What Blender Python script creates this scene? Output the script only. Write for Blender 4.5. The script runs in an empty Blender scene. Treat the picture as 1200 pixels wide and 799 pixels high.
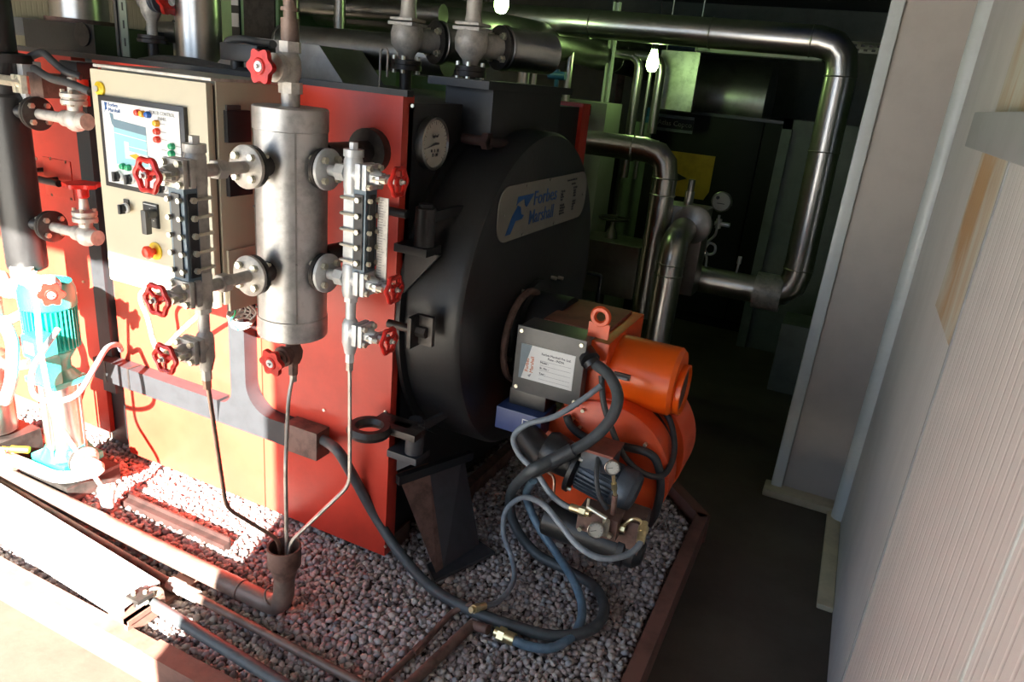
import bpy, bmesh, math, random
import numpy as np
from mathutils import Vector, Matrix
random.seed(4)
# ------------------------------------------------------------------ camera
F = 847.0; PPX, PPY = 600.0, 399.5
def _n(v):
    v = np.array(v, float); return v/np.linalg.norm(v)
_Y = _n([423.6, -265.9, 847]); _D = _n([-234, 2324, 847]); _D = _n(_D-_D.dot(_Y)*_Y)
_Z = -_D; _X = np.cross(_Y, _Z); RW = np.array([_X, _Y, _Z])
CAM = np.array([0, 0, 1.6])
def U(px, py, ax, val):
    """world point on a world plane (axis x/y/z = val) seen at a photo pixel; used for measuring the place"""
    a = 'xyz'.index(ax); d = RW @ _n([px-PPX, py-PPY, F]); t = (val-CAM[a])/d[a]
    return Vector(CAM+d*t)
sc = bpy.context.scene
cd = bpy.data.cameras.new('camera'); cam = bpy.data.objects.new('camera', cd)
sc.collection.objects.link(cam); sc.camera = cam
cd.sensor_width = 36; cd.lens = F/1200*36; cd.clip_start = .02
cam.matrix_world = Matrix([[RW[i][0], -RW[i][1], -RW[i][2], CAM[i]] for i in range(3)]+[[0, 0, 0, 1]])
# ------------------------------------------------------------------ light
w = bpy.data.worlds.new('sky'); sc.world = w; w.use_nodes = True
bg = w.node_tree.nodes['Background']; bg.inputs[0].default_value = (.62, .78, 1.0, 1); bg.inputs[1].default_value = 2.9
sd = bpy.data.lights.new('sun', 'SUN'); sun = bpy.data.objects.new('sun', sd); sc.collection.objects.link(sun)
sd.energy = 78; sd.angle = math.radians(.6); sd.color = (1, .93, .82)
SUN = Vector((-.33, 1.0, -.56)).normalized()
sun.rotation_euler = SUN.to_track_quat('-Z', 'Y').to_euler()
vs = sc.view_settings; vs.view_transform = 'Standard'; vs.look = 'None'; vs.gamma = 1; vs.use_curve_mapping = False
vs.exposure = 0.0
sc.cycles.sample_clamp_indirect = 6; sc.cycles.max_bounces = 8; sc.cycles.diffuse_bounces = 5
sc.cycles.caustics_reflective = False; sc.cycles.caustics_refractive = False
sc.cycles.use_denoising = True
# doorway portal: only guides the sampling of the sky through the real opening
OX0, OX1, OY, OH = -4.0, -.78, -.6, 2.165
pd = bpy.data.lights.new('doorway_portal', 'AREA'); pd.shape = 'RECTANGLE'; pd.size = OX1-OX0; pd.size_y = OH; pd.cycles.is_portal = True
po = bpy.data.objects.new('doorway_portal', pd); sc.collection.objects.link(po)
po.location = ((OX0+OX1)/2, OY, OH/2); po.rotation_euler = (math.radians(90), 0, 0)

# ------------------------------------------------------------------ materials
def mat(name, col, rough=.5, metal=0, var=.12, nscale=8, bump=0, bscale=60, col2=None, spec=None, emit=None, estr=1, patch=(.45, .65)):
    m = bpy.data.materials.new(name); m.use_nodes = True; nt = m.node_tree; b = nt.nodes['Principled BSDF']
    b.inputs['Roughness'].default_value = rough; b.inputs['Metallic'].default_value = metal
    if spec is not None: b.inputs['Specular IOR Level'].default_value = spec
    tc = nt.nodes.new('ShaderNodeTexCoord')
    nz = nt.nodes.new('ShaderNodeTexNoise'); nz.inputs['Scale'].default_value = nscale; nz.inputs['Detail'].default_value = 6; nz.inputs['Roughness'].default_value = .65
    nt.links.new(tc.outputs['Object'], nz.inputs['Vector'])
    cr = nt.nodes.new('ShaderNodeValToRGB')
    if col2 is None: col2 = tuple(c*(1-var) for c in col); a = tuple(min(1, c*(1+var)) for c in col)
    else: a = col
    cr.color_ramp.elements[0].color = (*a, 1); cr.color_ramp.elements[1].color = (*col2, 1)
    cr.color_ramp.elements[0].position = patch[0]-.1 if col2 is None else patch[0]; cr.color_ramp.elements[1].position = patch[1]
    nt.links.new(nz.outputs['Fac'], cr.inputs['Fac']); nt.links.new(cr.outputs['Color'], b.inputs['Base Color'])
    if bump:
        n2 = nt.nodes.new('ShaderNodeTexNoise'); n2.inputs['Scale'].default_value = bscale; n2.inputs['Detail'].default_value = 3
        nt.links.new(tc.outputs['Object'], n2.inputs['Vector'])
        bp = nt.nodes.new('ShaderNodeBump'); bp.inputs['Strength'].default_value = bump; bp.inputs['Distance'].default_value = .01
        nt.links.new(n2.outputs['Fac'], bp.inputs['Height']); nt.links.new(bp.outputs['Normal'], b.inputs['Normal'])
    if emit:
        b.inputs['Emission Color'].default_value = (*emit, 1); b.inputs['Emission Strength'].default_value = estr
    return m
M_ = {}
def D(k, *a, **kw): M_[k] = mat(k, *a, **kw)
D('red_paint', (.54, .046, .026), .38, var=.1, nscale=4)
D('red_wheel', (.50, .018, .012), .3, var=.25, nscale=30)
D('black_paint', (.014, .014, .015), .42, var=.25, nscale=6, bump=.05)
D('black_rubber', (.035, .037, .04), .5, var=.2, nscale=20)
D('dark_iron', (.05, .045, .042), .45, .6, var=.3, nscale=20, bump=.1)
D('cream_paint', (.53, .48, .36), .45, var=.03, nscale=3)
D('white_label', (.80, .80, .78), .4, var=.03)
D('black_plastic', (.02, .02, .022), .35, var=.1)
D('grey_cast', (.48, .45, .41), .5, .35, var=.2, nscale=30, bump=.12)
D('silver_paint', (.62, .63, .63), .38, .3, var=.1, nscale=30, bump=.06)
D('zinc', (.72, .68, .55), .32, .8, var=.15, nscale=40)
D('steel', (.52, .50, .47), .3, 1, var=.12, nscale=5, bump=.05, bscale=12)
D('steel_dull', (.33, .32, .30), .38, 1, var=.15, nscale=6, bump=.08, bscale=14)
D('galvanised', (.45, .44, .43), .42, .75, var=.22, nscale=14, bump=.03)
D('blue_grey', (.14, .19, .23), .45, var=.1)
D('duct_grey', (.040, .042, .048), .5, 0, var=.12, nscale=20)
D('rust_brown', (.13, .075, .06), .65, .1, var=.35, nscale=18, bump=.15)
D('duct_paint', (.020, .022, .026), .6, 0, var=.12, nscale=20)
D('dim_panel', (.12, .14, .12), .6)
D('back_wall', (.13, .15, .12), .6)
D('dark_rust', (.035, .016, .014), .65, .1, var=.3, nscale=18)
D('plate_alu', (.24, .23, .20), .5, .3, var=.06)
D('column_paint', (.49, .45, .42), .4, var=.04)
D('tank_green', (.26, .42, .20), .5, var=.1)
D('pipe_brown', (.17, .12, .10), .5, .3, var=.25, nscale=12, bump=.08)
D('kerb_red', (.17, .080, .062), .6, var=.2, nscale=9, bump=.1)
D('teal', (.02, .42, .36), .35, var=.08)
D('orange', (.86, .115, .006), .3, var=.06, nscale=6)
D('orange_red', (.72, .085, .02), .38, var=.1, nscale=8)
D('box_grey', (.075, .075, .075), .38, var=.12, nscale=10)
D('dusty_brown', (.22, .065, .045), .6, var=.25, nscale=12)
D('motor_grey', (.085, .10, .12), .42, .2, var=.2, nscale=20, bump=.05)
D('hose_grey', (.22, .25, .28), .4, var=.15, nscale=25)
D('hose_blue', (.10, .165, .225), .42, var=.18, nscale=25)
D('cable_grey', (.060, .068, .074), .5, var=.15, nscale=25)
D('brass', (.75, .62, .35), .3, .9, var=.15, nscale=30)
D('copper_tube', (.32, .20, .15), .35, .7, var=.2, nscale=20)
D('tube_grey', (.38, .34, .30), .4, .6, var=.2, nscale=20)
D('yellow', (.80, .55, .02), .4, var=.08)
D('yellow_box', (.45, .26, .02), .5, var=.15)
D('dial_white', (.48, .47, .42), .3, var=.03)
D('ink', (.05, .05, .06), .5, var=.1)
D('ink_grey', (.30, .30, .31), .5, var=.1)
D('ink_blue', (.01, .08, .27), .4, var=.06)
D('ink_orange', (.62, .16, .03), .5, var=.1)
D('sky_blue', (.26, .52, .60), .4, var=.05)
D('slate', (.12, .20, .26), .4, var=.05)
D('lamp_red', (.75, .05, .02), .25, var=.05)
D('lamp_amber', (.85, .38, .02), .25, var=.05)
D('lamp_blue', (.02, .12, .45), .25, var=.05)
D('lamp_green', (.02, .36, .16), .25, var=.05)
D('pale_green', (.24, .29, .23), .55, var=.08, nscale=4)
D('pale_box', (.36, .37, .33), .5, var=.05)
D('beam_blue', (.02, .05, .22), .45, var=.1)
D('valve_blue', (.03, .12, .30), .4, var=.1)
D('box_blue', (.03, .055, .17), .4, var=.1)
D('compressor_dark', (.010, .010, .010), .55, var=.12, nscale=3, spec=.2)
D('sealant', (.55, .49, .36), .6, var=.12, nscale=10)
D('trim_white', (.68, .72, .72), .3, var=.05)
D('grey_rail', (.30, .31, .33), .45, var=.05)
D('white_pipe', (.66, .67, .66), .35, var=.06)
D('stone', (.3, .3, .3), .8)
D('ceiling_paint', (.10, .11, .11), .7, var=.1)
D('bulb_glow', (.9, 1, .8), .4, emit=(.60, 1, .32), estr=38)
# concrete floor
def concrete():
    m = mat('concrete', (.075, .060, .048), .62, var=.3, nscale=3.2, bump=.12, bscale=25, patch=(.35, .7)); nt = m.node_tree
    b = nt.nodes['Principled BSDF']
    return m
M_['concrete'] = concrete()
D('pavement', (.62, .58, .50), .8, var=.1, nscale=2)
# ribbed insulated panel: fine vertical ribs along Y, with stains
def ribbed(name, base, stain=None):
    m = bpy.data.materials.new(name); m.use_nodes = True; nt = m.node_tree; b = nt.nodes['Principled BSDF']; L = nt.links.new
    b.inputs['Roughness'].default_value = .42
    tc = nt.nodes.new('ShaderNodeTexCoord'); wv = nt.nodes.new('ShaderNodeTexWave'); wv.wave_type = 'BANDS'; wv.bands_direction = 'Y'
    wv.inputs['Scale'].default_value = 9.5; L(tc.outputs['Object'], wv.inputs['Vector'])
    cr = nt.nodes.new('ShaderNodeValToRGB'); cr.color_ramp.elements[0].position = 0; cr.color_ramp.elements[1].position = .25
    L(wv.outputs['Fac'], cr.inputs['Fac'])
    bp = nt.nodes.new('ShaderNodeBump'); bp.inputs['Strength'].default_value = .35; bp.inputs['Distance'].default_value = .004
    L(cr.outputs['Color'], bp.inputs['Height']); L(bp.outputs['Normal'], b.inputs['Normal'])
    nz = nt.nodes.new('ShaderNodeTexNoise'); nz.inputs['Scale'].default_value = 2.2; nz.inputs['Detail'].default_value = 8; nz.inputs['Distortion'].default_value = .6
    mp = nt.nodes.new('ShaderNodeMapping'); mp.inputs['Scale'].default_value = (1, 3.0, 1.1)
    L(tc.outputs['Object'], mp.inputs['Vector']); L(mp.outputs['Vector'], nz.inputs['Vector'])
    c2 = nt.nodes.new('ShaderNodeValToRGB'); c2.color_ramp.elements[0].position = .42; c2.color_ramp.elements[1].position = .6
    c2.color_ramp.elements[0].color = (*base, 1); c2.color_ramp.elements[1].color = (*(stain or tuple(c*.93 for c in base)), 1)
    L(nz.outputs['Fac'], c2.inputs['Fac']); L(c2.outputs['Color'], b.inputs['Base Color'])
    return m
M_['panel_white'] = ribbed('panel_white', (.65, .62, .62))
M_['panel_cream'] = ribbed('panel_cream', (.50, .46, .33))
M_['panel_stained'] = ribbed('panel_stained', (.58, .55, .48), (.47, .28, .14))
# gravel stones: a colour for every stone
def gravelmat():
    m = bpy.data.materials.new('gravel'); m.use_nodes = True; nt = m.node_tree; b = nt.nodes['Principled BSDF']; L = nt.links.new
    g = nt.nodes.new('ShaderNodeNewGeometry'); cr = nt.nodes.new('ShaderNodeValToRGB')
    e = cr.color_ramp.elements
    cols = [(.0, (.19, .15, .15)), (.2, (.36, .30, .30)), (.4, (.50, .44, .43)), (.6, (.42, .34, .31)), (.8, (.60, .54, .50)), (1, (.33, .33, .36))]
    e[0].position, e[0].color = 0, (*cols[0][1], 1); e[1].position, e[1].color = 1, (*cols[-1][1], 1)
    for p, c in cols[1:-1]:
        x = e.new(p); x.color = (*c, 1)
    L(g.outputs['Random Per Island'], cr.inputs['Fac']); L(cr.outputs['Color'], b.inputs['Base Color']); b.inputs['Roughness'].default_value = .75
    return m
M_['gravel'] = gravelmat()
D('gravel_bed', (.12, .095, .09), .9, var=.5, nscale=70, bump=.8, bscale=90)

# ------------------------------------------------------------------ mesh kit
def frame(o, u, up=(0, 0, 1)):
    """matrix whose Z axis is u, at o"""
    u = Vector(u).normalized(); up = Vector(up)
    if abs(u.dot(up)) > .98: up = Vector((0, 1, 0)) if abs(u.y) < .9 else Vector((1, 0, 0))
    x = up.cross(u).normalized(); y = u.cross(x)
    return Matrix(((x.x, y.x, u.x, o[0]), (x.y, y.y, u.y, o[1]), (x.z, y.z, u.z, o[2]), (0, 0, 0, 1)))
class MB:
    def __init__(s): s.bm = bmesh.new()
    def _add(s, vs, fs, mx=None, smooth=()):
        bv = [s.bm.verts.new((mx @ Vector(v)) if mx is not None else v) for v in vs]
        for i, f in enumerate(fs):
            try:
                fc = s.bm.faces.new([bv[k] for k in f]); fc.smooth = True
            except ValueError: pass
        return s
    def box(s, a, b, mx=None, bev=0):
        (x0, y0, z0), (x1, y1, z1) = [min(p, q) for p, q in zip(a, b)], [max(p, q) for p, q in zip(a, b)]
        if bev <= 0:
            v = [(x, y, z) for x in (x0, x1) for y in (y0, y1) for z in (z0, z1)]
            return s._add(v, [(0, 1, 3, 2), (4, 6, 7, 5), (0, 4, 5, 1), (2, 3, 7, 6), (0, 2, 6, 4), (1, 5, 7, 3)], mx)
        t = bmesh.new(); bmesh.ops.create_cube(t, size=1)
        for q in t.verts: q.co = Vector(((x0+x1)/2+q.co.x*(x1-x0), (y0+y1)/2+q.co.y*(y1-y0), (z0+z1)/2+q.co.z*(z1-z0)))
        bev = min(bev, .45*min(x1-x0, y1-y0, z1-z0))
        bmesh.ops.bevel(t, geom=t.edges[:], offset=bev, segments=2, affect='EDGES', profile=.7)
        t.verts.index_update(); v = [tuple(q.co) for q in t.verts]; f = [[q.index for q in fc.verts] for fc in t.faces]; t.free()
        return s._add(v, f, mx)
    def lathe(s, prof, mx, n=24, close=True):
        """prof: (radius, height) pairs about local Z"""
        vs, fs = [], []
        for r, h in prof:
            for i in range(n):
                a = 2*math.pi*i/n; vs.append((r*math.cos(a), r*math.sin(a), h))
        for j in range(len(prof)-1):
            for i in range(n):
                k = (i+1) % n; fs.append((j*n+i, j*n+k, (j+1)*n+k, (j+1)*n+i))
        if close:
            fs.append(tuple(range(n))[::-1]); fs.append(tuple((len(prof)-1)*n+i for i in range(n)))
        return s._add(vs, fs, mx)
    def cyl(s, a, b, r, r2=None, n=20, bev=0):
        a, b = Vector(a), Vector(b); h = (b-a).length; r2 = r if r2 is None else r2
        p = [(r, 0), (r2, h)] if not bev else [(r-bev, 0), (r, bev), (r2, h-bev), (r2-bev, h)]
        return s.lathe(p, frame(a, b-a), n)
    def tube(s, pts, r, n=12, smooth=True, seg=6, rfun=None):
        P = [Vector(p) for p in pts]
        if smooth and len(P) > 2:
            Q = []
            for i in range(len(P)-1):
                p0 = P[max(0, i-1)]; p1 = P[i]; p2 = P[i+1]; p3 = P[min(len(P)-1, i+2)]
                for k in range(seg):
                    t = k/seg
                    Q.append(.5*((2*p1)+(p2-p0)*t+(2*p0-5*p1+4*p2-p3)*t*t+(3*p1-p0-3*p2+p3)*t**3))
            Q.append(P[-1]); P = Q
        T = []
        for i in range(len(P)):
            d = (P[min(i+1, len(P)-1)]-P[max(i-1, 0)]); T.append(d.normalized() if d.length > 1e-9 else Vector((0, 0, 1)))
        up = Vector((0, 0, 1)) if abs(T[0].z) < .9 else Vector((1, 0, 0))
        x = up.cross(T[0]).normalized(); vs, fs = [], []
        for i, p in enumerate(P):
            x = (x-T[i]*x.dot(T[i])).normalized(); y = T[i].cross(x)
            rr = rfun(i/(len(P)-1)) if rfun else r
            for k in range(n):
                a = 2*math.pi*k/n; vs.append(tuple(p+(x*math.cos(a)+y*math.sin(a))*rr))
        for j in range(len(P)-1):
            for i in range(n):
                k = (i+1) % n; fs.append((j*n+i, j*n+k, (j+1)*n+k, (j+1)*n+i))
        fs.append(tuple(range(n))[::-1]); fs.append(tuple((len(P)-1)*n+i for i in range(n)))
        return s._add(vs, fs)
    def rod(s, pts, r, bend=.03, n=12, k=4):
        """straight runs joined by rounded bends"""
        P = [Vector(p) for p in pts]; Q = [P[0]]
        for i in range(1, len(P)-1):
            a, b, c = P[i-1], P[i], P[i+1]; l = min(bend, (a-b).length*.48, (c-b).length*.48)
            p0 = b+(a-b).normalized()*l; p2 = b+(c-b).normalized()*l
            for t in [q/k for q in range(k+1)]: Q.append(p0*(1-t)**2+b*2*t*(1-t)+p2*t*t)
        Q.append(P[-1]); return s.tube(Q, r, n, smooth=False)
    def torus(s, c, u, R, r, n=28, m=8, lob=0, nl=6, a0=0, a1=2*math.pi):
        mx = frame(c, u); vs, fs = [], []; full = abs(a1-a0-2*math.pi) < 1e-6; N = n if full else n+1
        for i in range(N):
            a = a0+(a1-a0)*i/n; RR = R*(1+lob*math.cos(nl*a))
            for k in range(m):
                b = 2*math.pi*k/m; vs.append(((RR+r*math.cos(b))*math.cos(a), (RR+r*math.cos(b))*math.sin(a), r*math.sin(b)))
        for i in range(n if full else n):
            j = (i+1) % N
            for k in range(m):
                l = (k+1) % m; fs.append((i*m+k, j*m+k, j*m+l, i*m+l))
        return s._add(vs, fs, mx)
    def prism(s, pts, mx, h, h0=0):
        n = len(pts); vs = [(x, y, h0) for x, y in pts]+[(x, y, h0+h) for x, y in pts]
        fs = [tuple(range(n))[::-1], tuple(range(n, 2*n))]+[(i, (i+1) % n, n+(i+1) % n, n+i) for i in range(n)]
        return s._add(vs, fs, mx)
    def ball(s, c, r, sc_=(1, 1, 1), n=14, mx=None):
        prof = [(max(1e-4, r*math.sin(math.pi*i/8)), -r*math.cos(math.pi*i/8)) for i in range(9)]
        return s.lathe(prof, Matrix.Translation(c) @ Matrix.Diagonal((*sc_, 1)), n, close=False)
    def hexa(s, c, u, r, h):
        return s.lathe([(r, 0), (r, h)], frame(c, u), 6)
    def build(s, name, m, parent=None, origin=None, kind=None):
        bm = s.bm; bmesh.ops.remove_doubles(bm, verts=bm.verts, dist=1e-6); bmesh.ops.recalc_face_normals(bm, faces=bm.faces)
        for e in bm.edges:
            if len(e.link_faces) == 2 and e.calc_face_angle(0) > .62: e.smooth = False
        off = None
        if origin is not None: off = Vector(origin)
        elif parent is not None: off = root_world(parent)
        elif len(bm.verts):
            lo = [min(v.co[i] for v in bm.verts) for i in range(3)]; hi = [max(v.co[i] for v in bm.verts) for i in range(3)]
            off = Vector(((lo[0]+hi[0])/2, (lo[1]+hi[1])/2, lo[2]))
        if off is None: off = Vector()
        bmesh.ops.translate(bm, verts=bm.verts, vec=-off)
        me = bpy.data.meshes.new(name); bm.to_mesh(me); bm.free()
        me.materials.append(M_[m] if isinstance(m, str) else m)
        o = bpy.data.objects.new(name, me); sc.collection.objects.link(o)
        if parent is not None:
            o.parent = parent; o.location = (0, 0, 0)
        else: o.location = off
        if kind: o['kind'] = kind
        return o
def split_build(mb, name, m, parent):
    """one object for each separate piece (touching bits of one bolt stay together)"""
    bm = mb.bm; bmesh.ops.remove_doubles(bm, verts=bm.verts, dist=1e-6); seen, isl = set(), []
    for v in bm.verts:
        if v in seen: continue
        st, comp = [v], []; seen.add(v)
        while st:
            q = st.pop(); comp.append(q)
            for e in q.link_edges:
                w_ = e.other_vert(q)
                if w_ not in seen: seen.add(w_); st.append(w_)
        lo = [min(q.co[i] for q in comp) for i in range(3)]; hi = [max(q.co[i] for q in comp) for i in range(3)]
        isl.append([comp, lo, hi])
    ch = True
    while ch:
        ch = False
        for i in range(len(isl)):
            for j in range(i+1, len(isl)):
                a, b = isl[i], isl[j]
                if all(a[1][k] <= b[2][k]+.0015 and b[1][k] <= a[2][k]+.0015 for k in range(3)):
                    a[0] += b[0]; a[1] = [min(p, q) for p, q in zip(a[1], b[1])]; a[2] = [max(p, q) for p, q in zip(a[2], b[2])]
                    isl.pop(j); ch = True; break
            if ch: break
    out = None
    for comp, lo, hi in isl:
        ids = {v: i for i, v in enumerate(comp)}; n = MB(); fs = {f for v in comp for f in v.link_faces}
        n._add([tuple(v.co) for v in comp], [[ids[v] for v in f.verts] for f in fs]); out = n.build(name, m, parent)
    bm.free(); return out
def root_world(o):
    p = Vector()
    while o is not None: p += o.location; o = o.parent
    return p
def tag(o, label, cat, group=None):
    o['label'] = label; o['category'] = cat
    if group: o['group'] = group
    return o
def thing(name, label, cat, loc, group=None):
    o = bpy.data.objects.new(name, None); o.empty_display_size = .05; sc.collection.objects.link(o); o.location = loc
    return tag(o, label, cat, group)
def struct(name, mb, m): return mb.build(name, m, kind='structure')
def text(body, mx, size, m, parent, name='lettering', align='LEFT', depth=.0006, xs=1.0, bold=0):
    cu = bpy.data.curves.new('t', 'FONT'); cu.body = body; cu.size = size; cu.extrude = depth; cu.align_x = align; cu.resolution_u = 2; cu.offset = size*bold
    to = bpy.data.objects.new('t', cu); sc.collection.objects.link(to); bpy.context.view_layer.update()
    dg = bpy.context.evaluated_depsgraph_get(); me = bpy.data.meshes.new_from_object(to.evaluated_get(dg))
    bpy.data.objects.remove(to); bpy.data.curves.remove(cu)
    me.transform(Matrix.Translation(-root_world(parent)) @ mx @ Matrix.Diagonal((xs, 1, 1, 1)))
    me.materials.clear(); me.materials.append(M_[m]); o = bpy.data.objects.new(name, me); sc.collection.objects.link(o); o.parent = parent
    return o
X, Y, Z = Vector((1, 0, 0)), Vector((0, 1, 0)), Vector((0, 0, 1))
def facemx(o, r, u):
    """local x = r, local y = u, local z = r x u"""
    r, u = Vector(r).normalized(), Vector(u).normalized(); n = r.cross(u)
    return Matrix(((r.x, u.x, n.x, o[0]), (r.y, u.y, n.y, o[1]), (r.z, u.z, n.z, o[2]), (0, 0, 0, 1)))

# ------------------------------------------------------------------ setting
GZ = .085   # gravel level
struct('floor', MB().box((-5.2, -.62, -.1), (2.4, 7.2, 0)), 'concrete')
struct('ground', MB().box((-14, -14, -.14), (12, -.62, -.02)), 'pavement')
struct('ceiling', MB().box((-5.2, -.7, 2.36), (2.4, 7.2, 2.46)), 'ceiling_paint')
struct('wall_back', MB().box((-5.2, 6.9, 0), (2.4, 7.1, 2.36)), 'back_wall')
struct('wall_left', MB().box((-4.9, -.6, 0), (-4.7, 6.9, 2.36)), 'panel_cream')
o = struct('trim_1', MB().box((-4.7, -.5, 1.56), (-4.675, 6.8, 1.66)), 'grey_rail')
mb = MB(); mb.box((OX1, -.7, 0), (.5, -.6, 2.36)); mb.box((-5.2, -.7, 0), (OX0, -.6, 2.36)); mb.box((OX0, -.7, OH), (OX1, -.6, 2.36))
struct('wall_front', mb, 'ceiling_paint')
# right wall: far panel, near sliding panel, upper stained panel and rail
WX = .262
SY = 1.50  # seam where the near panel ends
zr = U(1170, 150, 'x', WX-.02).z
struct('wall_right', MB().box((WX, -.6, 0), (WX+.12, 3.4, 2.36)), 'panel_white')
ws = MB().box((WX-.004, 1.0, zr+.03), (WX, 2.12, 2.36)); struct('panel_1', ws, 'panel_stained')
struct('panel_2', MB().box((WX-.035, .3, 0), (WX-.006, SY, zr-.05), bev=.004), 'panel_white')
struct('unseen_dark_panel', MB().box((WX-.04, -.6, 0), (WX-.006, .295, 2.1), bev=.004), 'ceiling_paint')  # unseen dark panel added to cut light bounced onto the boiler front
ws = MB().box((WX-.004, SY-.05, 1.15), (WX, 2.12, zr)); struct('panel_3', ws, 'panel_stained')
struct('trim_2', MB().box((WX-.045, -.6, zr-.05), (WX-.002, 2.12, zr+.03), bev=.004), 'grey_rail')
struct('trim_3', MB().cyl((WX-.006, 2.97, 0), (WX-.006, 2.97, 2.36), .035), 'trim_white')
struct('trim_6', MB().box((WX-.037, SY, 0), (WX-.002, SY+.012, zr-.05)), 'grey_rail')
ys = U(1160, 717, 'x', WX-.035).y
struct('trim_7', MB().box((WX-.037, ys, 0), (WX-.030, ys+.004, zr-.05)), 'trim_white')
# column
struct('column', MB().box((-.02, 3.08, .0), (WX+.1, 3.55, 2.36)), 'column_paint')
struct('trim_4', MB().box((-.035, 3.055, .0), (.012, 3.12, 2.36), bev=.015), 'trim_white')
struct('baseboard_column', MB().box((-.06, 3.0, 0), (WX, 3.1, .035), bev=.012), 'sealant')
struct('baseboard_right', MB().box((WX-.055, 2.33, 0), (WX, 3.05, .022), bev=.01), 'sealant')
# wall beyond column, and a pale plinth at the back
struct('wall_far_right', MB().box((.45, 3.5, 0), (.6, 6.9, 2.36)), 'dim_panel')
struct('trim_5', MB().box((-1.95, 5.55, 0), (-1.2, 5.75, .12), bev=.01), 'pale_box')

# ------------------------------------------------------------------ gravel bed, kerb
KI = -.26
bed = MB(); K = [(-4.2, 1.035), (KI, 1.035), (KI, 2.47), (-.45, 2.72), (-.9, 3.2), (-4.2, 3.2)]
bed.prism(K, Matrix.Identity(4), GZ-.02, .001)
o = bed.build('gravel_bed', 'gravel_bed'); o['kind'] = 'structure'
kz = .12
t = thing('kerb', 'red-brown painted steel kerb around the gravel bed', 'kerb', (-.23, 1.0, 0))
def wallseg(a, b, th, h, z0=0):
    a, b = Vector((*a, 0)), Vector((*b, 0)); d = (b-a).normalized(); nrm = Vector((d.y, -d.x, 0))*th
    mb = MB(); pts = [a, b, b+nrm, a+nrm]; mb.prism([(p.x, p.y) for p in pts], Matrix.Identity(4), h, z0); return mb
wallseg((-4.2, 1.035), (-1.38, 1.035), .045, kz-.012).build('kerb_bar', 'kerb_red', t)
wallseg((-1.38, 1.035), (KI+.045, 1.035), .055, kz).build('kerb_bar', 'kerb_red', t)
wallseg((KI, 1.0), (KI, 2.5), .045, kz).build('kerb_bar', 'kerb_red', t)
wallseg((KI+.02, 2.47), (-.92, 3.2), -.045 if 0 else .045, kz).build('kerb_bar', 'kerb_red', t)
# stones
def inbed(x, y):
    if y < 1.05 or x > KI-.015: return False
    if y > 2.47 and (x-KI) > -(y-2.47)*.88-.03: return False
    return True
def stones():
    rng = np.random.default_rng(3); protos = []
    for k in range(8):
        b = bmesh.new(); bmesh.ops.create_icosphere(b, subdivisions=1, radius=1)
        for v in b.verts: v.co *= rng.uniform(.72, 1.15)
        b.verts.index_update(); protos.append((np.array([v.co[:] for v in b.verts]), np.array([[v.index for v in f.verts] for f in b.faces]))); b.free()
    V, Fc = [], []; off = 0
    def drop(x, y, s, z):
        nonlocal off
        v, f = protos[rng.integers(8)]; a = rng.uniform(0, 6.28, 3)
        ca, sa = math.cos(a[0]), math.sin(a[0]); Rz = np.array([[ca, -sa, 0], [sa, ca, 0], [0, 0, 1]])
        cb, sb = math.cos(a[1]), math.sin(a[1]); Rx = np.array([[1, 0, 0], [0, cb, -sb], [0, sb, cb]])
        q = (v*np.array([s, s*rng.uniform(.6, .95), s*rng.uniform(.5, .8)])) @ (Rz@Rx).T+np.array([x, y, z])
        V.append(q); Fc.append(f+off); off += len(v)
    for st, pitch in ((0, .0145), (1, .021)):
        x = -2.95
        while x < KI:
            y = 1.04
            while y < 3.0:
                px, py = x+rng.uniform(-.007, .007), y+rng.uniform(-.007, .007)
                hid = (px < -1.14 and py > 1.75) or py > 2.9
                if inbed(px, py) and not hid: drop(px, py, rng.uniform(.0078, .0142)*(1+.12*st), GZ-.012+rng.uniform(-.004, .004)+st*.007)
                y += pitch
            x += pitch
    V = np.concatenate(V); Fc = np.concatenate(Fc)
    me = bpy.data.meshes.new('gravel'); me.vertices.add(len(V)); me.vertices.foreach_set('co', V.ravel())
    me.loops.add(Fc.size); me.loops.foreach_set('vertex_index', Fc.ravel().astype(np.int32)); me.polygons.add(len(Fc))
    me.polygons.foreach_set('loop_start', np.arange(0, Fc.size, 3, dtype=np.int32)); me.polygons.foreach_set('loop_total', np.full(len(Fc), 3, dtype=np.int32))
    me.update(); me.validate(); me.materials.append(M_['gravel'])
    o = bpy.data.objects.new('gravel', me); sc.collection.objects.link(o); o['kind'] = 'stuff'
    tag(o, 'grey and pinkish crushed stone filling the kerbed bed around the boiler', 'gravel')
stones()

# ------------------------------------------------------------------ boiler
FX, FY, BT = -1.087, 1.655, 1.532
boiler = thing('steam_boiler', 'large red and black packaged steam boiler on the gravel bed', 'boiler', (-2.0, 2.3, GZ))
BY1 = 3.02
MB().box((-3.4, FY+.02, .14), (FX-.03, BY1-.02, BT-.02), bev=.01).build('shell', 'black_paint', boiler)
o = MB().box((FX-.03, FY+.03, .5), (FX-.012, BY1-.05, BT-.02)).build('front_plate', 'black_paint', boiler)
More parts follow.
